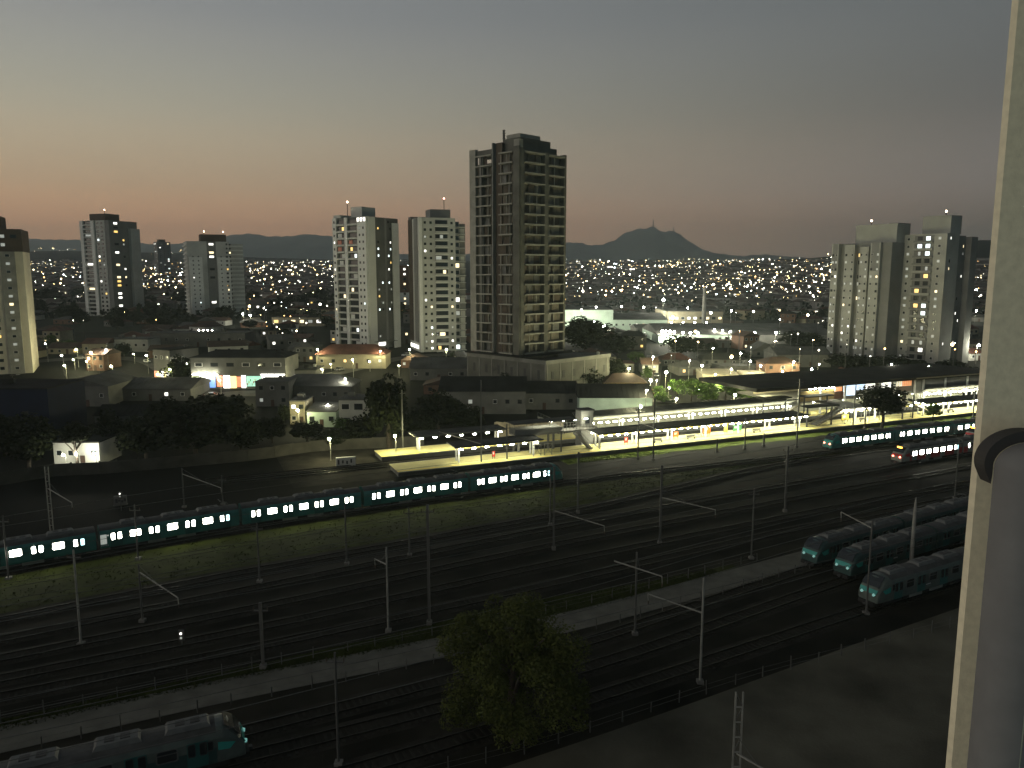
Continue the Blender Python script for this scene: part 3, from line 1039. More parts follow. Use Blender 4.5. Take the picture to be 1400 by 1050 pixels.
_fx = MB(); _fx.box(-.36, .36, -.15, .15, -.14, .04, 'tube'); FIX = _fx.mesh('tube_lamp')
_fx = MB(); _fx.box(-.42, .42, -.2, .2, -.2, .06, 'tube_soft'); FIX2 = _fx.mesh('tube_lamp')
def canopy(label, u0, u1, v0, v1, z, rows_, colstep=8.4, wall=False, step=2.1, cols=True, butterfly=False):
    root = thing('platform_canopy', label, 'canopy', S((u0 + u1) / 2, (v0 + v1) / 2), S_ANG, 'platform canopies')
    h, w = (u1 - u0) / 2, (v1 - v0) / 2
    r = MB()
    rise = 1.55 if butterfly else 0.0
    for (ya, yb, za, zb) in ((-w, 0, z + rise, z), (0, w, z, z + rise)):
        r.hexa([(-h, ya, za), (h, ya, za), (h, yb, zb), (-h, yb, zb), (-h, ya, za + .12), (h, ya, za + .12), (h, yb, zb + .12), (-h, yb, zb + .12)], 'soffit_dim' if butterfly else 'canopy_soffit', 'canopy_top')
        n = int(2 * h / 1.2)
        for k in range(n):                                             # raised roof seams
            x = -h + (k + .5) * 2 * h / n
            r.hexa([(x - .04, ya + .05, za + .11), (x + .04, ya + .05, za + .11), (x + .04, yb - .05, zb + .11), (x - .04, yb - .05, zb + .11),
                    (x - .04, ya + .05, za + .20), (x + .04, ya + .05, za + .20), (x + .04, yb - .05, zb + .20), (x - .04, yb - .05, zb + .20)], 'canopy_top')
    build(r, 'roof', root)
    for sy in (-1, 1):
        pbox('fascia', root, -h - .05, h + .05, sy * w - .05, sy * w + .05, z + rise - .08, z + rise + .26, 'canopy_top')
    if cols:
        nc = max(2, int(2 * h / colstep))
        for k in range(nc):
            x = -h + 1.5 + k * (2 * h - 3) / (nc - 1)
            for y in (-.8, .8):
                c = MB()
                c.box(x - .16, x + .16, y - .14, y + .14, 1.06, z, 'plaster_white')
                c.bar((x, y, z - .9), (x, y + math.copysign(1.5, y), z - .02), .14, 'plaster_white')
                build(c, 'column', root)
    for y in rows_:
        n = int(2 * h / step)
        zz = z - .42
        for k in range(n):
            x = -h + (k + .5) * 2 * h / n
            link('tube_lamp', FIX2 if butterfly else FIX, root, (x, y, zz))
        d = MB()
        for k in range(n):
            x = -h + (k + .5) * 2 * h / n
            d.bar((x, y, zz + .05), (x, y, z + rise * abs(y) / w - .01), .04, 'steel')
        stuff(build(d, 'lamp_hangers', root))
    return root
ua, ub, uc = u_of(618, 3, 4.6), u_of(738, 3, 4.6), u_of(812, 3, 4.6)
canopy('short end canopy over the near platform, beside the slatted fence', ua, ub, 1.2, 6.6, 4.6, (-2.3,), step=2.6)
canopy('long middle canopy over the near platform with two rows of tube lamps', uc, u_of(1100, 3, 4.6), 1.0, 6.8, 4.6, (-2.55, 1.6))
canopy('canopy over the near platform right of the station stairs', u_of(1258, 3, 4.6), UR - 2, 1.0, 6.8, 4.6, (-2.55, 1.6))
canopy('short end canopy over the far platform, beside the mast', u_of(565, 16, 4.6), u_of(690, 16, 4.6), 14.6, 20, 4.6, (-2.3,), step=2.8)
canopy('long middle canopy over the far platform along the pale wall', u_of(795, 16, 4.8), u_of(1085, 16, 4.8), 14.4, 20.8, 4.4, (-1.3,), butterfly=True)
canopy('canopy over the far platform right of the station stairs', u_of(1262, 16, 4.8), UR - 2, 14.4, 20.8, 4.4, (-1.3,), butterfly=True)
w0, w1 = u_of(800, 21, 3), UR
root = thing('station_wall', 'pale rendered wall behind the far platform', 'wall', S(w0, 21.2), S_ANG)
n = int((w1 - w0) / 6)
for k in range(n):
    pbox('panel', root, k * 6 + .04, k * 6 + 5.96, 0, .2, 0, 4.3, 'soffit_dim')

# benches, signs, bins on the near platform
def platform_item(px, v, kind, mname, w, h, label, cat):
    u = u_of(px, v, 1.06)
    root = thing(kind, label, cat, S(u, v, 1.065), S_ANG)
    if kind == 'advertising_panel':
        pbox('board', root, -w / 2, w / 2, -.06, .06, .5, .5 + h, mname)
        pbox('frame', root, -w / 2 - .06, w / 2 + .06, .062, .12, .44, .56 + h, 'frame_dark')
        for sx in (-1, 1):
            pbox('leg', root, sx * w * .4 - .05, sx * w * .4 + .05, -.04, .04, 0, .5, 'frame_dark')
        pbox('printed_panel', root, -w * .38, w * .1, -.075, -.06, .5 + h * .45, .5 + h * .85, 'frame_white')
    else:
        pbox('seat', root, -w / 2, w / 2, -.25, .25, .40, .47, mname)
        pbox('backrest', root, -w / 2, w / 2, .25, .31, .5, .95, mname)
        for sx in (-1, 1):
            pbox('leg', root, sx * w * .4 - .05, sx * w * .4 + .05, -.2, .2, 0, .40, 'frame_dark')
mat('orange_board', (0.75, 0.20, 0.03), var=0.1)
mat('green_board', (0.10, 0.32, 0.12), var=0.3, scale=2)
mat('yellow_board', (0.80, 0.62, 0.10), var=0.1)
mat('red_board', (0.6, 0.05, 0.03), var=0.1)
platform_item(924, 4.4, 'advertising_panel', 'orange_board', 1.4, 1.2, 'small orange poster panel on the near platform', 'panel')
platform_item(966, 4.4, 'advertising_panel', 'orange_board', 2.2, 2.0, 'largest orange advertising panel on the near platform', 'panel')
platform_item(992, 4.4, 'advertising_panel', 'yellow_board', 1.0, 1.9, 'yellow notice panel on the near platform', 'panel')
platform_item(1008, 4.4, 'advertising_panel', 'green_board', 2.6, 1.4, 'green and white notice panel on the near platform', 'panel')
platform_item(856, 3.4, 'advertising_panel', 'red_board', .9, 1.3, 'narrow red and orange panel near the footbridge stairs', 'panel')
platform_item(675, 3.0, 'advertising_panel', 'red_board', .6, 1.1, 'small red post sign under the end canopy', 'sign')
platform_item(1155, 4.0, 'advertising_panel', 'yellow_board', 2.4, 1.5, 'yellow barrier panel under the station stairs', 'panel')
for i, (px, nm) in enumerate([(900, 'left of the small orange poster panel'), (945, 'between the two orange panels'), (1035, 'right of the green notice panel'), (1180, 'behind the dark silhouetted tree'), (1300, 'under the canopy beside the balcony wall')]):
    platform_item(px, 2.6, 'platform_bench', 'wall_grey', 2.4, .5, 'grey platform bench ' + nm, 'bench')

# slatted timber fence behind the footbridge
f0, f1 = S(u_of(676, 24, 3), 24), S(u_of(772, 24, 3), 24)
root = thing('timber_fence', 'tall beige slatted fence left of the footbridge', 'fence', f0, math.atan2(f1.y - f0.y, f1.x - f0.x))
ln = (f1 - f0).length
n = int(ln / .42)
for k in range(n):
    z1 = 4.6 - 1.4 * k / n + random.uniform(-.1, .1)
    pbox('slat', root, k * .42 + .02, k * .42 + .39, random.uniform(-.03, .03), .1, .1, z1, 'fence_wood')
for z in (.8, 2.6):
    pbox('rail', root, 0, ln, .11, .2, z, z + .14, 'fence_wood')

# footbridge: raised walkway, tower and a stair down to the near platform
def stairs(label, ua_, ub_, v0, v1, z0, z1, mname='plaster_white', name='station_stairs'):
    root = thing(name, label, 'stairs', S(ua_, (v0 + v1) / 2), S_ANG, 'station stairs')
    du = ub_ - ua_
    n = 14
    w = (v1 - v0) / 2
    for k in range(n):
        xa, xb = du * k / n, du * (k + 1) / n
        z = z0 + (z1 - z0) * (k + 1) / n
        pbox('step', root, min(xa, xb), max(xa, xb), -w + .1, w - .1, z - .25, z, 'concrete_grey')
    for y in (-w, w):
        m_ = MB()
        a, b = Vector((0, y, z0)), Vector((du, y, z1))
        q = [a + Vector((0, -.06, -.3)), b + Vector((0, -.06, -.3)), b + Vector((0, .06, -.3)), a + Vector((0, .06, -.3))]
        if du < 0: q = [q[1], q[0], q[3], q[2]]
        m_.hexa([tuple(p) for p in q] + [(p.x, p.y, p.z + .5) for p in q], mname)
        build(m_, 'stringer', root)
        m_ = MB()
        m_.bar(a + Vector((0, 0, 1.05)), b + Vector((0, 0, 1.05)), .08, 'steel')
        for k in range(9):
            c = a.lerp(b, k / 8)
            m_.bar(c + Vector((0, 0, .2)), c + Vector((0, 0, 1.05)), .05, 'steel')
        build(m_, 'handrail', root)
    return root
ub0, ub1 = u_of(700, 8, 6), u_of(815, 8, 6)
root = thing('footbridge', 'dark grey covered footbridge with railings crossing to the near platform', 'footbridge', S(ub0, 8), S_ANG)
LB = ub1 - ub0
pbox('deck', root, 0, LB, -1.6, 1.6, 4.6, 4.9, 'concrete_grey')
pbox('roof', root, -.5, LB * .72, -1.9, 1.9, 7.3, 7.5, 'canopy_top')
for y in (-1.55, 1.55):
    pbox('parapet', root, 0, LB * .55, y - .06, y + .06, 4.9, 6.0, 'plaster_dark')
    for k in range(26):
        x = LB * k / 25
        pbox('baluster', root, x - .04, x + .04, y - .03, y + .03, 4.9, 7.3 if (k % 5 == 0 and x < LB * .72) else 6.1, 'steel')
    pbox('handrail', root, 0, LB, y - .04, y + .04, 6.1, 6.18, 'steel')
for x in (1.0, LB * .45, LB - 1.0):
    for y in (-1.3, 1.3):
        pbox('column', root, x - .2, x + .2, y - .2, y + .2, 0 if not (0 < 8 + y < 7.5) else 1.06, 4.6, 'concrete_grey')
for k in range(5):
    link('tube_lamp', FIX, root, (LB * (.30 + k * .14), -.6, 7.2 - .01 * k))
stairs('lit stairs dropping from the footbridge to the near platform', u_of(786, 4, 5), u_of(806, 4, 1), 2.6, 4.8, 4.9, 1.06, 'concrete')
stairs('upper stair flight of the footbridge beside the slatted fence', u_of(745, 8, 7), u_of(775, 8, 5), 9.8, 11.8, 7.6, 4.9, 'concrete')
root = thing('lift_tower', 'dark grey lift tower at the end of the footbridge', 'lift tower', S(u_of(800, 10, 4), 10.4), S_ANG)
pbox('shaft', root, -1.6, 1.6, -1.4, 1.4, 0, 8.6, 'plaster_dark')
pbox('cap', root, -1.8, 1.8, -1.6, 1.6, 8.6, 8.9, 'canopy_top')
window(root, 0, -1.4, 6.3, 1.2, 1.8, 'glass')
# lattice gates below the footbridge
for i, px in enumerate((735, 750)):
    u = u_of(px, 1.4, 2)
    root = thing('lattice_frame', '%s pale lattice frame standing on the platform under the footbridge' % ORD[i], 'frame', S(u, 1.6, 1.065), S_ANG)
    m_ = MB()
    for sx in (-.9, .9):
        m_.bar((sx, 0, 0), (sx, 0, 2.6), .1, 'steel_pale')
    m_.bar((-.9, 0, 2.55), (.9, 0, 2.55), .1, 'steel_pale')
    m_.bar((-.9, 0, .1), (.9, 0, 2.5), .06, 'steel_pale')
    m_.bar((.9, 0, .1), (-.9, 0, 2.5), .06, 'steel_pale')
    build(m_, 'frame', root)

# station hall above the tracks
hv = 17.0
h0, h1 = u_of(1085, hv, 8), u_of(1420, hv, 8)
root = thing('station_hall', 'station hall with wide dark flat roof and lit panels above the platforms', 'building', S(h0, hv), S_ANG)
LH = h1 - h0
pbox('roof', root, -14, LH, -1.2, 24, 8.6, 9.5, 'roof_dark')
pbox('roof_edge', root, LH * .56, LH, -1.32, -1.2, 8.9, 9.3, 'wall_cream')
pbox('floor_slab', root, -1, LH, 0, 22, 4.3, 4.8, 'concrete_grey')
pbox('rear_wall', root, 0, LH, 16, 16.3, 4.8, 8.6, 'wall_cream')
emit('panel_white', (1, .98, .85), 1.6, True); emit('panel_blue', (.62, .80, 1.0), 1.4, True); emit('panel_orange', (1, .33, .08), 1.0, True); emit('panel_cream', (1, .92, .62), 1.1, True)
def hp(nm, pa, pb, z0, z1, mname, y=-.1, dy=.14):
    a, b = u_of(pa, hv, (z0 + z1) / 2) - h0, u_of(pb, hv, (z0 + z1) / 2) - h0
    pbox(nm, root, a + .03, b - .03, y, y + dy, z0, z1, mname)
hp('wall_panel', 1092, 1140, 4.8, 7.6, 'wall_ochre')
hp('wall_panel', 1140, 1153, 4.8, 6.6, 'wall_brick')
hp('lit_panel', 1141, 1151, 6.9, 8.1, 'panel_orange')
hp('lit_panel', 1153, 1169, 5.4, 8.4, 'panel_blue')
hp('lit_panel', 1171, 1182, 6.8, 8.4, 'panel_blue')
hp('lit_panel', 1183, 1196, 7.0, 8.4, 'panel_white')
hp('lit_panel', 1205, 1218, 6.8, 8.4, 'panel_white')
hp('lit_panel', 1222, 1233, 6.9, 8.5, 'panel_cream')
hp('lit_panel', 1233, 1246, 6.9, 8.5, 'panel_orange')
hp('wall_panel', 1153, 1246, 4.8, 5.3, 'wall_grey')
hp('wall_panel', 1196, 1246, 5.3, 6.7, 'plaster_brown')
for k in range(8):
    a = u_of(1225 + k * 2.7, hv, 7.7) - h0
    pbox('mullion', root, a - .04, a + .04, -.13, -.1, 6.9, 8.5, 'frame_dark')
for z in (7.3, 7.7, 8.1):
    pbox('transom', root, u_of(1222, hv, z) - h0, u_of(1246, hv, z) - h0, -.15, -.13, z - .03, z + .03, 'frame_dark')
for k in range(6):
    a = u_of(1106 + k * 6.3, hv, 8.2) - h0
    link('tube_lamp', FIX, root, (a, -.5, 8.25))
for px in (1090, 1120, 1153, 1200, 1221, 1248, 1260, 1290, 1320):
    a = u_of(px, hv, 5) - h0
    pbox('column', root, a - .22, a + .22, -.7, -.26, 1.06, 8.6, 'plaster_white')
pbox('side_wall', root, LH * .50, LH, 0, .2, 4.8, 8.6, 'wall_grey')
def awning(label, pa, pb, v, z, d=3):
    a, b = u_of(pa, v, z), u_of(pb, v, z)
    r_ = thing('shelter_roof', label, 'shelter', S((a + b) / 2, v), S_ANG, 'small dark shelter roofs')
    w_ = (b - a) / 2
    pbox('roof', r_, -w_, w_, -d / 2, d / 2, z, z + .3, 'roof_dark')
    for sx in (-.8, .8):
        pbox('post', r_, sx * w_ - .15, sx * w_ + .15, -.15, .15, 1.065, z, 'steel_dark')
awning('dark shelter roof over the stair head, left of the station hall', 1040, 1078, 15.5, 6.6)
awning('dark shelter roof below the ochre wall of the station hall', 1096, 1135, 15.0, 6.4)
awning('lower dark shelter roof beside the ochre wall of the hall', 1100, 1142, 3.0, 6.2)
stairs('pale stairs dropping from the hall to the far platform, left of the mast', u_of(1094, 16, 5), u_of(1062, 16, 1), 15.2, 18, 4.8, 1.06, 'wall_cream')
stairs('pale stairs dropping from the hall to the near platform, left of the tree', u_of(1152, 4, 5), u_of(1112, 4, 1), 3.0, 5.6, 4.8, 1.06, 'wall_cream')
stairs('pale stairs dropping towards the balcony wall, right of the tree', u_of(1244, 4, 5), u_of(1276, 4, 1), 3.0, 5.6, 4.8, 1.06, 'wall_cream')
hall_root = root
r_ = thing('stair_bridge', 'short raised link from the hall to the platform stairs by the tree', 'walkway', S(u_of(1152, 4, 5), 5), S_ANG)
pbox('deck', r_, 0, u_of(1244, 4, 5) - u_of(1152, 4, 5), -2, 1.6, 4.5, 4.8, 'concrete_grey')
pbox('deck', r_, 2, 10, 1.62, 11.8, 4.5, 4.8, 'concrete_grey')
for k in range(5):
    pbox('column', r_, 2 + k * 3.6, 2.4 + k * 3.6, -.3, .1, 1.065, 4.5, 'plaster_white')
for k in range(8):
    link('tube_lamp', FIX, r_, (1.4 + k * 2.0, -1.2, 4.4))
for i in range(14):
    link('tube_lamp', FIX, hall_root, (LH * (.04 + i * .068), 1.2, 4.12))
for i in range(10):
    link('tube_lamp', FIX, hall_root, (LH * (.06 + i * .09), 3.0, 8.3))
_gl = MB(); _gl.tube([(0, 0, -.28), (0, 0, -.17), (0, 0, 0), (0, 0, .17), (0, 0, .28)], [.08, .22, .28, .22, .08], 'tube', 10); GLOBE = _gl.mesh('lamp_globe')
for i, (px, py) in enumerate(((1156, 566), (1164, 557), (1178, 557), (1189, 557), (1203, 560), (1246, 560), (1262, 556), (1290, 556))):
    u = u_of(px, 2.2, 4.2)
    r_ = thing('platform_lamp', '%s globe lamp from the left on the platform below the station hall' % ORD[i], 'lamp', S(u, 2.2, 1.065), S_ANG, 'globe lamps below the station hall')
    pbox('pole', r_, -.05, .05, -.05, .05, 0, 3.0, 'steel_pale')
    pbox('base', r_, -.15, .15, -.15, .15, 0, .12, 'steel_dark')
    link('lamp_globe', GLOBE, r_, (0, 0, 3.25))
# rear link to a step in the slope: footway behind the hall is part of the ground
# ---------------------------------------------------------------- apartment towers
OCC = []                                                   # occupied discs (x, y, r) for the scatter of houses
class Tower:
    def __init__(s, name, label, pxc, D, rz, a, b, sink=0.0):
        p = ATD(pxc, HOR, D)
        s.D, s.a, s.b = D, a, b
        s.bz = terr(p.x, D) - sink
        s.root = thing(name, label, 'apartment tower', (p.x, D, s.bz), rz, 'apartment towers')
        s.rnd = random.Random(int(pxc * 7 + D))
        OCC.append((p.x, D, max(a, b) * .75))
    def z(s, py, d=0):
        return ATD(700, py, s.D + d).z - s.bz
    def block(s, name, x0, x1, y0, y1, z0, z1, m):
        return pbox(name, s.root, x0, x1, y0, y1, z0, z1, m)
    def pos(s, face, t, out=0.0):
        if face == 'L':
            return (-s.a / 2 - out, s.b / 2 - t, -math.pi / 2)
        return (-s.a / 2 + t, -s.b / 2 - out, 0.0)
    def win(s, face, t, z, w, h, glass='glass', frame='frame_dark', out=0.0, name='window'):
        x, y, rz = s.pos(face, t, out)
        return window(s.root, x, y, z, w, h, glass, frame, rz, .10, name)
    def fbox(s, name, face, t0, t1, o0, o1, z0, z1, m):
        if face == 'L':
            return pbox(name, s.root, -s.a / 2 - o1, -s.a / 2 - o0, s.b / 2 - t1, s.b / 2 - t0, z0, z1, m)
        return pbox(name, s.root, -s.a / 2 + t0, -s.a / 2 + t1, -s.b / 2 - o1, -s.b / 2 - o0, z0, z1, m)
    def lit(s, p, mix=('lit_white', 'lit_white', 'lit_cool', 'lit_warm', 'lit_yellow', 'lit_dim', 'lit_dim')):
        return s.rnd.choice(mix) if s.rnd.random() < p else 'glass'
    def beacon(s, x, y, z, h=4, red=False):
        m = MB(); m.bar((x, y, z), (x, y, z + h), .22, 'steel_dark'); build(m, 'aerial', s.root)
        m = MB(); m.tube([(x, y, z + h), (x, y, z + h + .5)], [.32, .22], 'beacon_red' if red else 'beacon', 8); build(m, 'warning_lamp', s.root)

# --- tower with salmon-tinted balconies
t = Tower('apartment_tower', 'white tower with stacked glazed balconies, left of the twin pair', 502, 347, R(54), 18.5, 21.0)
zt, zb = t.z(299), t.z(466)
t.block('wall', -9.25, 9.25, -10.5, 10.5, 0 + 3.5, zt, 'plaster_mid')
t.block('ground_floor', -7, 7, -8, 8, 0, 3.5, 'plaster_dark')
t.block('roof_box', -5, 3, -3, 4, zt, t.z(284), 'plaster_grey')
t.block('roof_parapet', -9.3, 9.3, 6, 10.55, zt, zt + 1.3, 'plaster_grey')
t.beacon(-6, 5, zt + 1.3, 5.5)
fh, nf = 2.92, 19
z0 = zt - nf * fh - .4
t.fbox('corner_wall', 'L', 0, 2.4, .002, .9, z0 - 1, zt, 'plaster_white')
t.fbox('corner_wall', 'L', 7.6, 9.4, .002, .9, z0 - 1, zt, 'plaster_white')
t.fbox('corner_wall', 'L', 15.6, 21, .002, .9, z0 - 1, zt, 'plaster_white')
t.fbox('blank_wall', 'F', 0, 4.2, .002, .5, z0 - 2, zt, 'plaster_bright')
t.fbox('wall_slot', 'F', 10.2, 11.3, .002, .05, z0 - 2, zt, 'plaster_dark')
t.fbox('blank_wall', 'F', 14.6, 18.5, .002, .5, z0 - 2, zt - 2, 'plaster_white')
for k in range(nf):
    z = z0 + k * fh
    for i, (ta, tb) in enumerate(((2.4, 7.6), (9.4, 15.6))):
        t.fbox('balcony_slab', 'L', ta + .02, tb - .02, .01, 1.15, z - .12, z + .1, 'plaster_white')
        t.fbox('balcony_parapet', 'L', ta + .02, tb - .02, 1.05, 1.14, z + .12, z + .62, 'plaster_grey')
        g = t.lit(.16)
        t.win('L', (ta + tb) / 2, z + 1.45, tb - ta - .4, 2.2, 'glass', 'frame_dark', .01)
        if g != 'glass':
            t.win('L', ta + (tb - ta) * t.rnd.choice((.3, .7)), z + 1.5, 1.5, 1.7, g, 'frame_white', .13)
        elif k > nf - 8 and t.rnd.random() < .55 or t.rnd.random() < .12:
            c = t.rnd.uniform(ta + 1.3, tb - 1.3)
            t.fbox('balcony_curtain', 'L', c - 1.2, c + 1.2, .25, .32, z + .2, z + 2.4, t.rnd.choice(['salmon', 'plaster_white', 'salmon']) if k > nf - 8 else 'plaster_white')
    for tt in (1.2, 17.2, 19.4):
        t.win('L', tt, z + 1.5, .8, 1.0, t.lit(.12), 'frame_dark', .91)
    for tt, w in ((6.2, .9), (8.4, .9), (12.4, .9), (13.6, .7)):
        if t.rnd.random() < .30:
            t.win('F', tt, z + 1.6, w, 1.0, t.lit(.62), 'frame_dark', 0.06 if 10 < tt < 11.5 else 0.0)
for k in range(3):
    t.win('L', 16.5 + k * 1.9, zt - 1.2, 1.6, 1.8, 'lit_white', 'frame_white', .93)
for tt in (3.0, 5.2):
    t.fbox('entrance_light', 'F', tt + 4, tt + 6, -1.9, -1.8, 1.2, 3.2, 'lit_white')
t.fbox('entrance_canopy', 'F', 2, 14, -2, 3, 3.3, 3.5, 'concrete')

# --- its twin
t = Tower('apartment_tower', 'white tower with many warm lit windows, beside the unfinished tower', 599, 340, R(20), 21.3, 19.0)
zt = t.z(300)
t.block('wall', -10.65, 5.3, -9.5, 9.5, 0, zt, 'plaster_grey')
t.block('rear_wing', 5.3, 10.65, -6.0, 9.5, 0, zt - 2, 'plaster_dark')
t.block('roof_box', -4, 5, -3, 5, zt, t.z(287), 'plaster_dark')
t.block('roof_parapet', -10.7, 2, 5, 9.6, zt, zt + 1.2, 'plaster_dark')
t.beacon(2.5, -2, t.z(287), 4.5, True)
fh, nf = 2.94, 19
z0 = zt - nf * fh - .6
t.fbox('pilaster', 'F', 0, 1.3, .002, .6, 0, zt, 'plaster_white')
t.fbox('dark_cladding', 'L', 0, 7, .002, .3, 4, zt, 'plaster_brown')
t.fbox('dark_cladding', 'L', 11, 17, .002, .3, 4, zt, 'plaster_dark')
for k in range(nf):
    z = z0 + k * fh
    for tt in (2.7, 5.2, 14.3):
        t.win('F', tt, z + 1.5, 1.0, 1.05, t.lit(.14), 'frame_dark', 0)
    t.fbox('balcony_slab', 'F', 6.9, 12.7, .005, 1.2, z - .1, z + .1, 'plaster_white')
    t.fbox('balcony_parapet', 'F', 6.9, 12.7, 1.1, 1.19, z + .1, z + .9, 'plaster_grey')
    g = t.lit(.42, ('lit_white', 'lit_cool', 'lit_warm', 'lit_yellow', 'lit_warm', 'lit_dim'))
    t.win('F', 9.8, z + 1.45, 5.4, 2.3, 'glass', 'frame_dark', .01)
    if g != 'glass':
        t.win('F', 9.8 + t.rnd.choice((-1.3, 0, 1.2)), z + 1.6, t.rnd.choice((1.4, 2.6)), 1.6, g, 'frame_white', .13)
    # balconies of the set-back wing
    pbox('balcony_slab', t.root, 5.32, 10.6, -7.6, -6.0, z - .1, z + .1, 'plaster_white')
    g = t.lit(.30, ('lit_white', 'lit_cool', 'lit_warm', 'lit_dim', 'lit_dim'))
    window(t.root, 7.0, -6.0, z + 1.4, 2.0, 2.0, g, 'frame_white', 0, .1)
    if t.rnd.random() < .5:
        pbox('balcony_curtain', t.root, 8.4, 10.2, -6.3, -6.2, z + .2, z + 2.4, 'plaster_grey')
for k in range(5):
    t.fbox('lobby_light', 'L', 2 + k * 3.2, 3.8 + k * 3.2, .31, .4, 1.2, 2.8, 'lit_white')

# --- unfinished concrete tower
t = Tower('concrete_tower', 'tall unfinished concrete tower with open floors and empty bays', 708, 262, R(45), 22.0, 23.0)
A2, B2 = 11.0, 11.5
zt, fl0 = t.z(216), t.z(478)
nf = 20
fh = (zt - fl0) / nf
t.block('podium', -12.0, 20, -24, 12.5, 0, fl0 - 2.2, 'podium_concrete')
for k in range(7):
    t.block('podium_pilaster', -12.12, -12.0, 12.0 - k * 6.0, 12.5 - k * 6.0, 0, fl0 - 2.3, 'concrete_grey')
for k in range(6):
    t.block('podium_pilaster', -11.6 + k * 6, -11.1 + k * 6, -24.12, -24.0, 0, fl0 - 2.3, 'concrete_grey')
    t.block('podium_opening', -9.4 + k * 5.2, -8.2 + k * 5.2, -24.07, -24.0, fl0 - 7.0, fl0 - 4.6, 'frame_dark')
t.block('podium_parapet', -12.3, 20.3, -24.3, -23.7, fl0 - 2.2, fl0 - 1.0, 'concrete_grey')
t.block('podium_parapet', -12.3, -11.7, -23.68, 12.5, fl0 - 2.2, fl0 - 1.0, 'concrete_grey')
for k in range(6):
    y = 9 - k * 6.0
    pbox('podium_opening', t.root, -12.06, -12.0, y - .5, y + .5, fl0 - 7.0, fl0 - 4.2, 'frame_dark')
t.block('transfer_deck', -12.8, 13, -13.5, 13, fl0 - .9, fl0 - .4, 'roof_dark')
t.block('core', -9.3, 9.9, -9.7, 3.0, fl0 - 2.2, zt, 'brick_infill')
t.block('core_rear', -8.2, 9.9, 3.0, 10.6, fl0 - 2.2, zt - 2, 'brick_infill')
def seg(face, ta, tb, mname='concrete_raw', out=0.5, inn=-2.0):
    return [t.fbox('floor_slab', face, ta, tb, inn, out, fl0 + k * fh - .26, fl0 + k * fh + .18, 'concrete' if mname == 'concrete_raw' else mname) for k in range(nf + 1)]
# left face, from far left: pale end wall, bays, deep slot, bays, corner wall
seg('L', 3.0, 10.6); seg('L', 14.0, 20.2); seg('F', 2.2, 11.4); seg('F', 13.4, 21.0)
t.fbox('end_wall', 'L', 0, 2.9, -1.0, .25, fl0 - 2.2, zt + 2.4, 'concrete')
t.fbox('fin_wall', 'L', 4.6, 5.6, -2.0, .1, fl0 - .3, zt, 'concrete_grey')
t.fbox('slot_wall', 'L', 10.6, 14.0, -2.0, -1.2, fl0 - .3, zt + 3.6, 'plaster_brown')
t.fbox('slot_cheek', 'L', 10.62, 11.1, -1.19, .12, fl0 - .3, zt + 3.6, 'plaster_dark')
t.fbox('corner_wall', 'L', 20.3, 23.0, -.4, .2, fl0 - .3, zt + 1.5, 'concrete_raw')
t.fbox('corner_wall', 'F', 0.42, 2.1, -.4, .18, fl0 - .3, zt + 1.0, 'concrete_raw')
t.fbox('central_pier', 'F', 11.5, 13.3, -2.0, .2, fl0 - .3, zt + .5, 'concrete_raw')
t.fbox('end_wall', 'F', 21.0, 22.0, -2.0, .2, fl0 - .3, zt + .8, 'concrete_raw')
for k in range(nf):
    z = fl0 + k * fh + .182
    for face, bays in (('L', ((5.6, 8.0), (8.1, 10.5), (14.0, 16.6), (16.7, 18.4))), ('F', ((2.2, 4.8), (4.9, 8.0), (8.1, 11.4), (13.4, 16.4), (16.5, 20.9)))):
        for (ta, tb) in bays:
            q = t.rnd.random()
            d = -t.rnd.choice((.9, 1.2, 1.6))
            if q < .8:
                t.fbox('brick_infill', face, ta + t.rnd.uniform(0, .4), tb - t.rnd.uniform(.05, .8), d - .15, d, z + .002, z + fh - .45, t.rnd.choice(['brick_infill', 'concrete_grey', 'brick_infill', 'plaster_brown']))
            if t.rnd.random() < .55:
                t.fbox('prop', face, ta + .1, ta + .32, -.5, -.28, z + .002, z + fh - .45, 'concrete')
    t.fbox('pier', 'L', 18.5, 18.9, -.5, -.05, z + .002, z + fh - .45, 'concrete_raw')
    t.fbox('opening', 'L', 19.0, 20.2, -1.4, -1.3, z + .002, z + fh - .45, 'frame_dark')
t.block('roof_block', -10.6, -3, 1.0, 11.0, zt + .2, t.z(208), 'concrete_raw')
t.block('roof_block', -8.4, 6.0, -9.0, -1.5, zt + .2, t.z(196), 'concrete_raw')
t.block('roof_block', -7.4, 2.0, -8.2, -2.2, t.z(196), t.z(190), 'concrete')
t.block('roof_block', 6.1, 9.6, -8.6, 0, zt + .2, t.z(204), 'concrete_raw')
t.block('roof_block', -10.2, -8.5, -10.6, -8.2, zt + .2, t.z(200), 'concrete')
m = MB(); m.bar((-6.5, 0, t.z(196)), (-6.5, 0, t.z(181)), .5, 'steel_dark', .4)
for q in range(4):
    m.box(-6.9, -6.1, -.4, .4, t.z(181) - .4 - q * .8, t.z(181) - .2 - q * .8, 'steel_dark')
build(m, 'aerial', t.root)

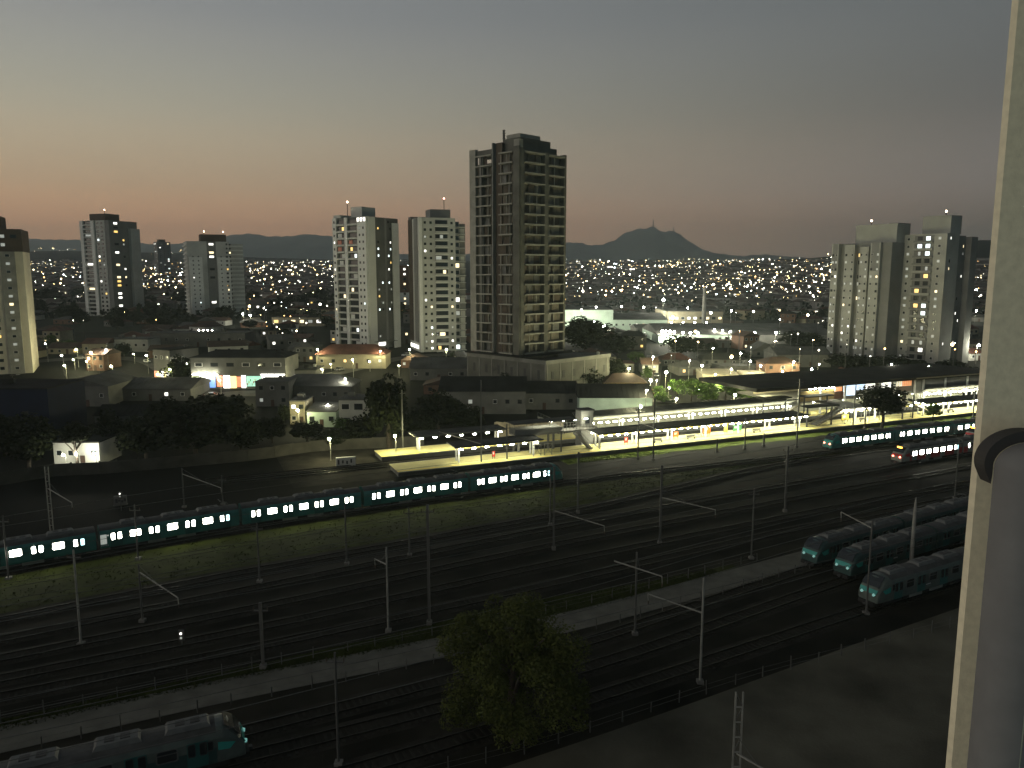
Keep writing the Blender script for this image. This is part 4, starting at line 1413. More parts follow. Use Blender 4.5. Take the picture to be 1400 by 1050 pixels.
# --- pair of towers by the balcony wall
t = Tower('apartment_tower', 'grey finned tower with rows of small windows, left one of the pair', 1190, 316, R(36), 13, 24.0)
zt = t.z(333)
t.block('wall', -6.5, 6.5, -12, 12, 0, zt, 'plaster_dark')
t.block('roof_box', -4, 6, -11.9, 5, zt, t.z(308), 'plaster_ash')
t.block('roof_box', -3, 6.3, -11.8, -8, t.z(308), t.z(307), 'plaster_dark')
t.beacon(0, 1.0, t.z(308), 1.6)
fh, nf = 2.86, 17
z0 = zt - nf * fh - .4
for (ta, tb, dep, drop) in ((0, 3.0, 2.6, 0), (5.6, 9.8, 2.4, .6), (11.6, 15.2, 1.6, 1.5), (16.4, 20.4, 2.4, 0), (20.4, 24.0, .6, 0)):
    t.fbox('fin', 'L', ta, tb, .002, dep, 0, zt - drop, 'plaster_ash' if ta < 20 else 'plaster_dark')
    t.fbox('fin_crown', 'L', ta + .5, tb - .5, dep, dep + .06, zt - drop - 11, zt - drop, 'plaster_dark' if ta in (0, 16.4, 20.4) else 'plaster_ash')
    if ta < 20:
        for k in range(nf - 1):
            z = z0 + k * fh
            for tt in ((ta + .8, tb - .8) if tb - ta > 2.5 else ((ta + tb) / 2,)):
                if t.rnd.random() < .93:
                    t.win('L', tt, z + 1.5, .8, .95, t.lit(.10, ('lit_white', 'lit_warm', 'lit_dim')) if t.rnd.random() < .7 else 'lit_dim', 'frame_white' if t.rnd.random() < .6 else 'frame_dark', dep + .07)
for k in range(nf - 1):
    z = z0 + k * fh
    if t.rnd.random() < .4:
        t.win('L', 10.6, z + 1.4, .8, 1.5, t.lit(.8, ('lit_warm', 'lit_yellow', 'lit_dim')), 'frame_dark', .01)
t = Tower('apartment_tower', 'grey tower with a central column of lit balconies, right one of the pair', 1279, 306, R(32), 19, 17.5)
zt = t.z(321)
t.block('wall', -9.5, -1, -8.75, 8.75, 0, zt, 'plaster_ash')
t.block('wing', -1, 5, -8.0, 8.75, 0, zt - .6, 'plaster_dark')
t.block('wing', 5, 9.5, -10.2, 8.75, 0, zt - 1, 'plaster_dark')
t.block('roof_box', -4.5, 3, -7, 4, zt, t.z(296), 'plaster_ash')
t.beacon(-3, -4, t.z(296), 1.4)
z0 = zt - nf * fh - .4
for k in range(nf):
    z = z0 + k * fh
    for tt in (2.6, 14.8):
        t.win('L', tt, z + 1.5, 1.1, 1.05, t.lit(.10, ('lit_yellow', 'lit_warm', 'lit_dim')) if t.rnd.random() < .6 else 'lit_dim', 'frame_white', 0)
    t.fbox('balcony_slab', 'L', 5.0, 12.6, .005, 1.0, z - .1, z + .1, 'plaster_ash')
    t.fbox('balcony_back', 'L', 5.0, 12.6, .005, .06, z + .1, z + 2.7, 'plaster_dark')
    t.fbox('balcony_parapet', 'L', 5.0, 12.6, .92, .99, z + .12, z + .8, 'plaster_dark' if k % 3 else 'plaster_ash')
    for tt in (7.2, 10.4):
        g = t.lit(.36, ('lit_white', 'lit_cool', 'lit_white', 'lit_yellow', 'lit_dim'))
        t.win('L', tt, z + 1.6, 2.0 if g != 'lit_dim' else 1.2, 1.7, g, 'frame_dark', .07)
    for tt, w in ((2.5, .6), (11.0, .7), (13.0, .6)):
        if t.rnd.random() < .25:
            x, y, _ = t.pos('F', tt)
            yy = -8.75 if tt < 8.4 else -8.0
            window(t.root, x, yy, z + 1.5, w, 1.1, t.lit(.75, ('lit_white', 'lit_dim', 'lit_warm')), 'frame_dark', 0, .1)

# --- towers on the left
t = Tower('apartment_tower', 'brown-topped beige tower cut by the left edge of the picture', -14, 285, R(25), 24, 18)
zt = t.z(314)
t.block('wall', -12, 12, -9, 9, 0, zt - 8, 'plaster_beige')
t.block('crown_storey', -12.15, 12.15, -9.15, 9.15, zt - 8, zt, 'plaster_brown')
t.block('roof_box', -8, 6.2, -9, 2, zt, t.z(297), 'plaster_brown')
t.fbox('pilaster', 'F', 17.0, 21.6, .002, .8, 0, zt - 8.01, 'concrete')
fh, nf = 2.9, 16
z0 = zt - 8 - nf * fh
for k in range(nf):
    z = z0 + k * fh
    for tt in (9.0, 11.5, 14.6):
        t.win('F', tt, z + 1.5, 1.3, 1.1, t.lit(.22, ('lit_warm', 'lit_yellow', 'lit_white')), 'frame_dark', 0)
    t.win('F', 19.3, z + 1.5, 1.4, 1.0, t.lit(.12, ('lit_warm', 'lit_dim')) if k % 2 else 'lit_dim', 'plaster_grey', .81)
for z in (zt - 2.6, zt - 5.6):
    t.win('F', 18.2, z, 1.5, 1.3, 'lit_dim', 'frame_dark', .16)
t.win('F', 21.5, zt - 2.6, 2.0, 1.3, 'glass', 'frame_dark', .16)
t = Tower('apartment_tower', 'grey tower with a bright lit stair column, standing above dark trees', 154, 565, R(68), 24, 27)
zt = t.z(303)
t.block('wall', -12, 12, -13.5, 13.5, 0, zt, 'plaster_dark')
t.block('roof_box', -9, 3, -7, 8, zt, t.z(293.5), 'plaster_brown')
t.block('side_wing', 4, 12, -16, -13.5, 0, zt - 5, 'plaster_grey')
t.beacon(-3, 0, t.z(293.5), 3)
fh, nf = 2.9, 26
z0 = zt - nf * fh - .5
for ta, tb in ((0, 3), (10.5, 13.6)):
    t.fbox('pilaster', 'L', ta, tb, .002, 1.2, 0, zt, 'plaster_white')
t.fbox('facade_panel', 'L', 14.5, 23, .002, .3, 0, zt, 'plaster_grey')
for k in range(nf):
    z = z0 + k * fh
    t.fbox('balcony_slab', 'L', 3.1, 10.4, .005, 1.1, z - .12, z + .9, 'plaster_grey')
    t.win('L', 6.7, z + 1.9, 6.4, 1.6, t.lit(.08), 'frame_dark', .01)
    for tt in (16.5, 20.5):
        t.win('L', tt, z + 1.5, 1.8, 1.5, t.lit(.12), 'frame_dark', .31)
    if t.rnd.random() < .55:
        t.win('F', 5.5, z + 1.5, 3.6, 1.6, t.lit(.85, ('lit_yellow', 'lit_warm', 'lit_white', 'lit_warm')), 'frame_dark', 0)
    if t.rnd.random() < .3:
        t.win('F', 11.5, z + 1.5, 1.6, 1.4, t.lit(.7), 'frame_dark', 0)
t = Tower('apartment_tower', 'pale stepped tower with twin lower shafts, behind the dark trees', 292, 560, R(28), 36, 22)
zt = t.z(331)
t.block('wall', -18, 10, -11, 11, 0, zt, 'plaster_grey')
t.block('side_wing', 10, 20, -7, 11, 0, zt - 1.2, 'plaster_grey')
t.block('roof_box', -8, 9, -6, 6, zt, t.z(321), 'plaster_brown')
for ta in (1.0, 19.5):
    t.fbox('lift_shaft', 'F', ta, ta + 8.5, .002, 2.2, 0, t.z(352), 'plaster_white')
t.beacon(-5, 0, t.z(321), 2); t.beacon(8, 0, t.z(321), 2)
nf = 23
z0 = zt - nf * fh - .5
t.fbox('dark_band', 'F', 13, 19, .002, .1, 0, zt, 'plaster_dark')
for k in range(nf):
    z = z0 + k * fh
    t.fbox('balcony_slab', 'L', 2, 20, .005, 1.0, z - .1, z + .7, 'plaster_white')
    for tt in (24.2, 26.6):
        t.win('F', tt + 1.8, z + 1.5, 1.2, 1.3, t.lit(.12), 'frame_dark', 0 if tt > 26.2 else 2.21)
    pbox('balcony_slab', t.root, 11, 19.8, -8.1, -7.0, z - .1, z + .9, 'plaster_white')
    if t.rnd.random() < .35:
        t.win('F', 16, z + 1.5, 3.4, 1.6, t.lit(.7, ('lit_warm', 'lit_white', 'lit_yellow')), 'frame_dark', .11)
    if z < t.z(354):
        for tt in (3.5, 7.0, 22.0, 25.5):
            t.win('F', tt, z + 1.5, .8, .9, t.lit(.05), 'frame_dark', 2.21)
t = Tower('apartment_tower', 'small far tower between the two left-hand towers', 224, 1250, R(40), 20, 20)
zt = t.z(331)
t.block('wall', -10, 10, -10, 10, 0, zt, 'plaster_dark')
t.block('roof_box', -6, 4, -5, 5, zt, t.z(327.5), 'plaster_brown')
for k in range(18):
    z = zt - 3 - k * 3
    for tt in (4, 10, 16):
        t.win('L', tt, z, 2.6, 1.6, t.lit(.2), 'plaster_grey', 0)
        t.win('F', tt, z, 2.6, 1.6, t.lit(.2), 'plaster_grey', 0)
t = Tower('apartment_tower', 'narrow distant brown and white tower seen in the gap of the twin pair', 550, 640, R(30), 9, 9)
zt = t.z(363)
t.block('wall', -4.5, 4.5, -4.5, 4.5, 0, zt, 'wall_brick')
t.block('white_base', -4.6, 4.6, -4.6, 4.6, 0, zt - 22, 'plaster_white')
for k in range(9):
    z = zt - 3 - k * 4
    t.win('F', 4.5, z, 2.0, 1.8, t.lit(.4, ('lit_warm', 'lit_white')), 'frame_dark', .11)
LM = [('the brown-topped beige tower', 20), ('the tower with the lit stair column', 154), ('the pale stepped tower', 292), ('the row of warm lit windows', 405), ('the white balcony tower', 502), ('the twin white tower', 599),
      ('the unfinished tower', 706), ('the round dark trees', 810), ('the floodlit factory', 880), ('the factory chimney', 962), ('the grey factory sheds', 1050), ('the finned tower', 1180), ('the tower by the balcony wall', 1290)]
# ---------------------------------------------------------------- trees
def crown_mesh(seed, clumps, leaves, size, mname, flat=1.0, lobes=None):
    rnd = random.Random(seed)
    mb = MB()
    cs = []
    for lx, ly, lz, lr, ln in lobes or ():
        for _ in range(ln):
            d = Vector((rnd.gauss(0, 1), rnd.gauss(0, 1), rnd.gauss(0, 1))).normalized() * lr * rnd.uniform(.5, 1)
            cs.append((Vector((lx, ly, lz)) + d, rnd.uniform(.10, .22)))
    if lobes: clumps = 0
    for _ in range(clumps):
        while True:
            c = Vector((rnd.uniform(-1, 1), rnd.uniform(-1, 1), rnd.uniform(-1, 1)))
            if .25 < c.length < 1: break
        cs.append((Vector((c.x * .72, c.y * .72, c.z * .66 * flat)), rnd.uniform(.20, .40)))
    for c, r in cs:
        for _ in range(leaves):
            d = Vector((rnd.gauss(0, 1), rnd.gauss(0, 1), rnd.gauss(0, 1)))
            d.normalize()
            p = c + d * r * rnd.uniform(.55, 1.0) ** .6
            u = Vector((rnd.gauss(0, 1), rnd.gauss(0, 1), rnd.gauss(0, .6))).normalized()
            w = u.cross(d + Vector((.01, .02, .3))).normalized()
            s = size * rnd.uniform(.6, 1.3)
            mb.face([p - u * s * .5, p + w * s * .38, p + u * s * .5, p - w * s * .38], mname)
    return mb.mesh('crown')
def trunk_mesh(seed):
    rnd = random.Random(seed)
    mb = MB()
    mb.tube([(0, 0, 0), (.02, .01, .25), (-.01, .03, .5), (.02, 0, .75)], [.045, .034, .03, .02], 'bark', 7)
    for k in range(6):
        a = k * 1.05 + rnd.uniform(-.3, .3)
        z = rnd.uniform(.28, .5)
        mb.tube([(0, 0, z), (math.cos(a) * .14, math.sin(a) * .14, z + .16), (math.cos(a) * .30, math.sin(a) * .30, z + .30)], [.02, .013, .006], 'bark', 5)
    return mb.mesh('trunk')
CROWNS = {'leaf': [crown_mesh(s, 40, 80, .14, 'leaf') for s in (1, 2, 3)], 'leaf_green': [crown_mesh(s, 22, 70, .15, 'leaf_green') for s in (4, 5)]}
TRUNKS = [trunk_mesh(s) for s in (1, 2, 3)]
def tree(px, pyb, wpx, pyt, label, mname='leaf', group='trees among the houses', name='tree', crown=None, low=.06, base=None, rnd=random.Random(11)):
    b = base or GT(px, pyb)
    w = wpx / ppm(b.y)
    h = max(3.0, ATD(px, pyt, b.y).z - b.z)
    root = thing(name, label, 'tree', b, rnd.uniform(0, 6), group)
    link('trunk', rnd.choice(TRUNKS), root, (0, 0, 0), 0, (h * .8, h * .8, h))
    c0 = h * low
    link('crown', crown or rnd.choice(CROWNS[mname]), root, (0, 0, (c0 + h) / 2), 0, (w / 2, w / 2, (h - c0) / 2))
    OCC.append((b.x, b.y, w * .35))
    return root
tree(703, 1014, 262, 806, 'broad leafy olive-green tree standing in the dark yard', group=None, crown=crown_mesh(21, 0, 240, .030, 'leaf_olive', lobes=[(-.46, .1, .26, .36, 26), (.05, -.1, .54, .34, 24), (.52, 0, .14, .38, 28), (-.62, 0, -.26, .28, 14), (.05, -.2, -.08, .46, 30), (.40, .1, -.50, .38, 24), (-.10, 0, -.64, .28, 12), (-.2, .3, .05, .5, 20)]), low=.0)
tree(1205, 590, 84, 522, 'dark silhouetted tree in front of the station hall', group=None, crown=crown_mesh(31, 46, 90, .10, 'leaf'), low=.32)
tree(1275, 577, 30, 549, 'small feathery tree on the near platform, right of the silhouetted tree', 'leaf_green', group=None, low=.2)
tree(106, 641, 58, 574, 'dark tree with bare forked trunk before the lit courtyard', low=.52)
for a in [
    (268, 622, 150, 535, 'widest dark tree behind the boundary wall, right of the lit courtyard'),
    (200, 628, 80, 560, 'dark tree just right of the lit courtyard'),
    (330, 618, 70, 560, 'dark tree behind the wall, left of the yellow-lit house'),
    (40, 640, 90, 560, 'dark tree in front of the blue-walled shed'),
    (533, 612, 78, 500, 'tall dark tree left of the station end canopy'),
    (492, 606, 60, 566, 'low dark tree below the white modern house'),
    (420, 604, 54, 572, 'dark bush-like tree below the yellow-lit house'),
    (388, 580, 22, 550, 'small round tree beside the yellow-lit house'),
    (600, 590, 80, 530, 'dark tree above the end canopy of the far platform'),
    (640, 592, 60, 548, 'dark tree beside the slatted fence'),
    (700, 556, 50, 520, 'dark tree behind the slatted fence'),
    (245, 530, 46, 482, 'dark tree in front of the lit shops'),
    (170, 488, 26, 466, 'dark small tree before the white block'),
    (134, 482, 14, 462, 'tiny round tree beside the beige lit house'),
    (800, 482, 90, 428, 'biggest round dark tree right of the unfinished tower'),
    (845, 486, 60, 452, 'dark tree right of the biggest round one'),
    (930, 486, 70, 456, 'dark tree before the bright factory lamps'),
    (1095, 480, 76, 450, 'dark tree left of the grey tower pair'),
    (1160, 506, 70, 482, 'dark tree at the foot of the grey finned tower'),
    (1225, 512, 90, 484, 'widest dark tree at the foot of the grey tower pair'),
    (1300, 512, 60, 490, 'dark tree at the foot of the tower nearest the balcony wall'),
    (10, 500, 60, 455, 'dark tree at the foot of the brown-topped tower'),
    (152, 622, 60, 556, 'dark tree between the lit courtyard and its right-hand neighbour'),
    (232, 600, 70, 540, 'dark tree rising behind the widest one'),
    (310, 596, 80, 532, 'dark round tree behind the wall, below the corner shop'),
    (372, 606, 50, 566, 'dark tree behind the wall, right of the round one'),
    (455, 612, 60, 584, 'low dark tree touching the boundary wall below the teal shopfront'),
    (575, 600, 60, 556, 'dark tree right of the mast by the end canopy'),
    (10, 622, 70, 560, 'dark tree at the left edge behind the railway wall'),
    (742, 540, 54, 500, 'dark tree before the podium of the unfinished tower'),
    (800, 534, 50, 494, 'dark tree right of the podium of the unfinished tower'),
    (838, 520, 44, 486, 'dark tree behind the brown-roofed house row'),
    (690, 545, 44, 508, 'dark tree left of the podium tree'),
    (1180, 500, 40, 486, 'small dark tree between the hall roof and the tower pair')]:
    tree(*a)
for a in [
    (925, 540, 34, 516, 'lamp-lit green tree right of the narrow street'),
    (968, 552, 50, 520, 'lamp-lit green tree between the two widest ones'),
    (1015, 552, 44, 524, 'lamp-lit green tree left of the small one by the hall'),
    (905, 552, 26, 534, 'lamp-lit shrub-like tree above the far canopy'),
    (885, 520, 22, 500, 'lamp-lit young tree beside the pale narrow house'),
    (945, 548, 46, 514, 'green tree lit by the street lamp, above the long canopy'),
    (992, 548, 66, 512, 'widest lamp-lit green tree beside the pale yellow roofs'),
    (1040, 540, 36, 520, 'small lamp-lit green tree left of the station hall'),
    (870, 500, 30, 478, 'lamp-lit tree beside the narrow street'),
    (900, 545, 24, 525, 'small lamp-lit tree on the narrow street'),
    (470, 592, 40, 570, 'dim green tree below the teal shopfront'),
    (95, 478, 30, 462, 'lamp-lit yellow-green tree beside the beige house'),
    (70, 474, 24, 456, 'lamp-lit tree near the beige tower')]:
    tree(*a, mname='leaf_green')
rt = random.Random(5)
for k in range(46):                                          # dark wooded belt below the left towers
    px, py = rt.uniform(50, 460), rt.uniform(408, 452)
    b = GT(px, py)
    if b is None or any((b.x - x) ** 2 + (b.y - y) ** 2 < (r + 3) ** 2 for x, y, r in OCC): continue
    tree(px, py, rt.uniform(20, 42), py - rt.uniform(12, 26), '%s dark tree in the wooded belt before %s' % (rt.choice(('broad', 'narrow', 'tall', 'low')), min(LM, key=lambda q: abs(q[1] - px))[0]), group='trees of the wooded belt', rnd=rt, low=.1)
for k in range(40):
    px, py = rt.choice([rt.uniform(770, 1135), rt.uniform(1000, 1330), rt.uniform(330, 640)]), rt.uniform(452, 505)
    b = GT(px, py)
    if b is None or any((b.x - x) ** 2 + (b.y - y) ** 2 < (r + 4) ** 2 for x, y, r in OCC): continue
    side = 'left of the unfinished tower' if px < 700 else ('beyond the station, below the factory' if px < 1000 else 'below the grey tower pair')
    tree(px, py, rt.uniform(14, 30), py - rt.uniform(9, 18), 'small dark street tree %s' % side, group='small street trees', rnd=rt)

# ---------------------------------------------------------------- low buildings
HOUSES = []
def house(name, label, px0, px1, pyb, pyt, depth, roof='flat', wallm='wall_grey', roofm='roof_grey', rz=0.0, cols=3, floors=1, lit=0.1, ridge=2.2, cat='house', group='houses beyond the railway',
          base=None, rnd=random.Random(3), axis='x', door=True, wsize=(1.2, 1.2), parts=True):
    b = base or GT((px0 + px1) / 2, pyb)
    k = ppm(b.y)
    w = (px1 - px0) / k / max(.5, math.cos(rz))
    h = max(2.4, (pyb - pyt) / k)
    if roof != 'flat':
        h = max(2.4, h - ridge)
    root = thing(name, label, cat, b, rz, group)
    OCC.append((b.x, b.y + depth / 2, max(w, depth) * .5))
    HOUSES.append(root)
    wm = MB()
    wm.box(-w / 2, w / 2, 0, depth, -1.5, h, wallm)
    if roof == 'gable' and axis == 'y':
        for yy in (.001, depth - .001):
            wm.face([(-w / 2, yy, h), (w / 2, yy, h), (0, yy, h + ridge)] if yy < 1 else [(w / 2, yy, h), (-w / 2, yy, h), (0, yy, h + ridge)], wallm)
    build(wm, 'wall', root)
    rm = MB()
    if roof == 'flat':
        rm.box(-w / 2 - .15, w / 2 + .15, -.15, depth + .15, h + .002, h + .3, roofm)
        if rnd.random() < .7:
            x = rnd.uniform(-w / 3, w / 3)
            rm.box(x - .9, x + .9, depth * .4, depth * .4 + 1.8, h + .302, h + 1.6, roofm)
    elif roof == 'shed':
        rm.hexa([(-w / 2 - .2, -.3, h), (w / 2 + .2, -.3, h), (w / 2 + .2, depth + .2, h), (-w / 2 - .2, depth + .2, h),
                 (-w / 2 - .2, -.3, h + .15), (w / 2 + .2, -.3, h + .15), (w / 2 + .2, depth + .2, h + ridge), (-w / 2 - .2, depth + .2, h + ridge)], roofm)
    else:
        rm.gable(-w / 2, w / 2, 0, depth, h + .002, h + ridge, roofm, axis, hip=(min(w, depth) * .42 if roof == 'hip' else 0), over=.45)
        n = max(2, int((w if axis == 'x' else depth) / 1.5))
        if roof == 'gable' and axis == 'x':
            for q in range(n):                                   # raised tile or sheet seams
                x = -w / 2 + (q + .5) * w / n
                rm.hexa([(x - .05, -.45, h + .03), (x + .05, -.45, h + .03), (x + .05, depth / 2, h + ridge + .02), (x - .05, depth / 2, h + ridge + .02),
                         (x - .05, -.45, h + .10), (x + .05, -.45, h + .10), (x + .05, depth / 2, h + ridge + .09), (x - .05, depth / 2, h + ridge + .09)], roofm)
    build(rm, 'roof', root)
    if parts and roof == 'flat' and rnd.random() < .6:
        wt = MB(); wx, wy = rnd.uniform(-w / 3, w / 3), depth * rnd.uniform(.5, .8)
        wt.tube([(wx, wy, h + .302), (wx, wy, h + 1.1), (wx, wy, h + 1.3)], [.55, .65, .3], rnd.choice(['wall_white', 'wall_grey']), 10)
        build(wt, 'water_tank', root)
    if parts and rnd.random() < .5:
        ae = MB(); wx = rnd.uniform(-w / 3, w / 3); zt_ = h + (ridge if roof != 'flat' else .3)
        ae.bar((wx, depth * .5, zt_ - .5), (wx, depth * .5, zt_ + 2.2), .06, 'steel'); ae.bar((wx - .6, depth * .5, zt_ + 2.0), (wx + .6, depth * .5, zt_ + 2.0), .05, 'steel')
        for q_ in range(4): ae.bar((wx - .45 + q_ * .3, depth * .5 - .35, zt_ + 2.0), (wx - .45 + q_ * .3, depth * .5 + .35, zt_ + 2.0), .04, 'steel')
        build(ae, 'aerial', root)
    if parts:
        fl = h / floors
        for f in range(floors):
            for c in range(cols):
                x = -w / 2 + (c + .5) * w / cols
                if f == 0 and door and c == cols // 2:
                    dw = pbox('door', root, x - .5, x + .5, -.06, -.002, 0, min(2.1, fl - .2), 'roof_brown')
                    continue
                if w / cols < wsize[0] + .2: continue
                g = rnd.choice(['lit_white', 'lit_warm', 'lit_yellow', 'lit_dim']) if rnd.random() < lit else 'glass'
                window(root, x, 0, f * fl + fl * .55, wsize[0], min(wsize[1], fl * .6), g, 'frame_white' if rnd.random() < .5 else 'frame_dark')
    return root
def awn(root, x0, x1, z, d, mname, y=0.0):
    pbox('awning', root, x0, x1, y - d, y - .01, z, z + .18, mname)

# --- the lit shops
emit('shop_white', (1, .98, .90), 3.2, True); emit('shop_red', (1, .20, .06), 1.3, True); emit('shop_blue', (.10, .38, 1.0), 1.2, True)
emit('shop_lime', (.70, .95, .15), 1.0, True); emit('shop_yellow', (1, .78, .30), 1.8, True); emit('shop_teal', (.35, .85, .62), 1.0, True)
r_ = house('shop_building', 'two-storey corner shop building with brightly lit colourful shopfronts', 262, 392, 532, 480, 16, 'hip', 'wall_grey', 'roof_dark', 0, cols=6, floors=2, lit=0, cat='shop', group=None, ridge=2.0, door=False, wsize=(2.6, 1.3))
k = ppm(r_.location.y); wd = 130 / k
def sx(px): return (px - 327) / k
for i, (a, b, z0, z1, mn) in enumerate(((262, 275, 1.6, 4.2, 'shop_lime'), (276, 284, 1.2, 4.4, 'shop_white'), (285, 295, .6, 4.5, 'shop_blue'), (297, 305, .9, 4.6, 'shop_red'), (306, 315, .4, 4.6, 'shop_white'),
                                         (315, 324, .4, 4.4, 'shop_yellow'), (324, 330, .8, 4.2, 'shop_red'), (331, 337, .5, 4.6, 'shop_white'), (338, 358, 1.0, 4.4, 'shop_teal'), (359, 388, 2.6, 4.6, 'shop_white'))):
    pbox('shopfront', r_, sx(a) + .05, sx(b) - .05, -.32 - .01 * (i % 3), -.01, z0, z1, mn)
for i in range(9):
    x = sx(339 + i * 2.1)
    pbox('shelf_goods', r_, x, x + .28, -.40, -.36, 1.3 + .7 * (i % 3), 2.1 + .7 * (i % 3), ['red_board', 'yellow_board', 'green_board', 'wall_white'][i % 4])
for i in range(5):
    link('sign_lamp', FIX, r_, (sx(267 + i * 7), -.9, 5.25))
pbox('sign_band', r_, sx(264), sx(299), -.5, -.02, 4.75, 5.15, 'shop_white')
pbox('sign_band', r_, sx(358), sx(391), -.5, -.02, 4.75, 5.15, 'shop_white')
r2 = house('shop_building', 'side wing of the corner shop with an orange lit front', 208, 238, 523, 478, 12, 'flat', 'wall_grey', 'roof_dark', R(-28), cols=3, floors=2, lit=.0, cat='shop', group=None, door=False)
k2 = ppm(r2.location.y)
for i, mn in enumerate(('shop_red', 'shop_yellow', 'shop_white', 'shop_yellow', 'shop_white')):
    pbox('shopfront', r2, -4.0 + i * 1.6, -2.7 + i * 1.6, -.2, -.01, .6, 3.9, mn)
r_ = house('shop_building', 'long shop row glowing white, right of the corner shop', 392, 432, 522, 506, 12, 'flat', 'wall_grey', 'roof_dark', 0, cols=4, lit=0, cat='shop', group=None, door=False)
pbox('shopfront', r_, -5, 2.5, -.2, -.01, 1.2, 2.6, 'shop_white'); pbox('shopfront', r_, 2.8, 4.6, -.2, -.01, 1.2, 2.2, 'shop_white')
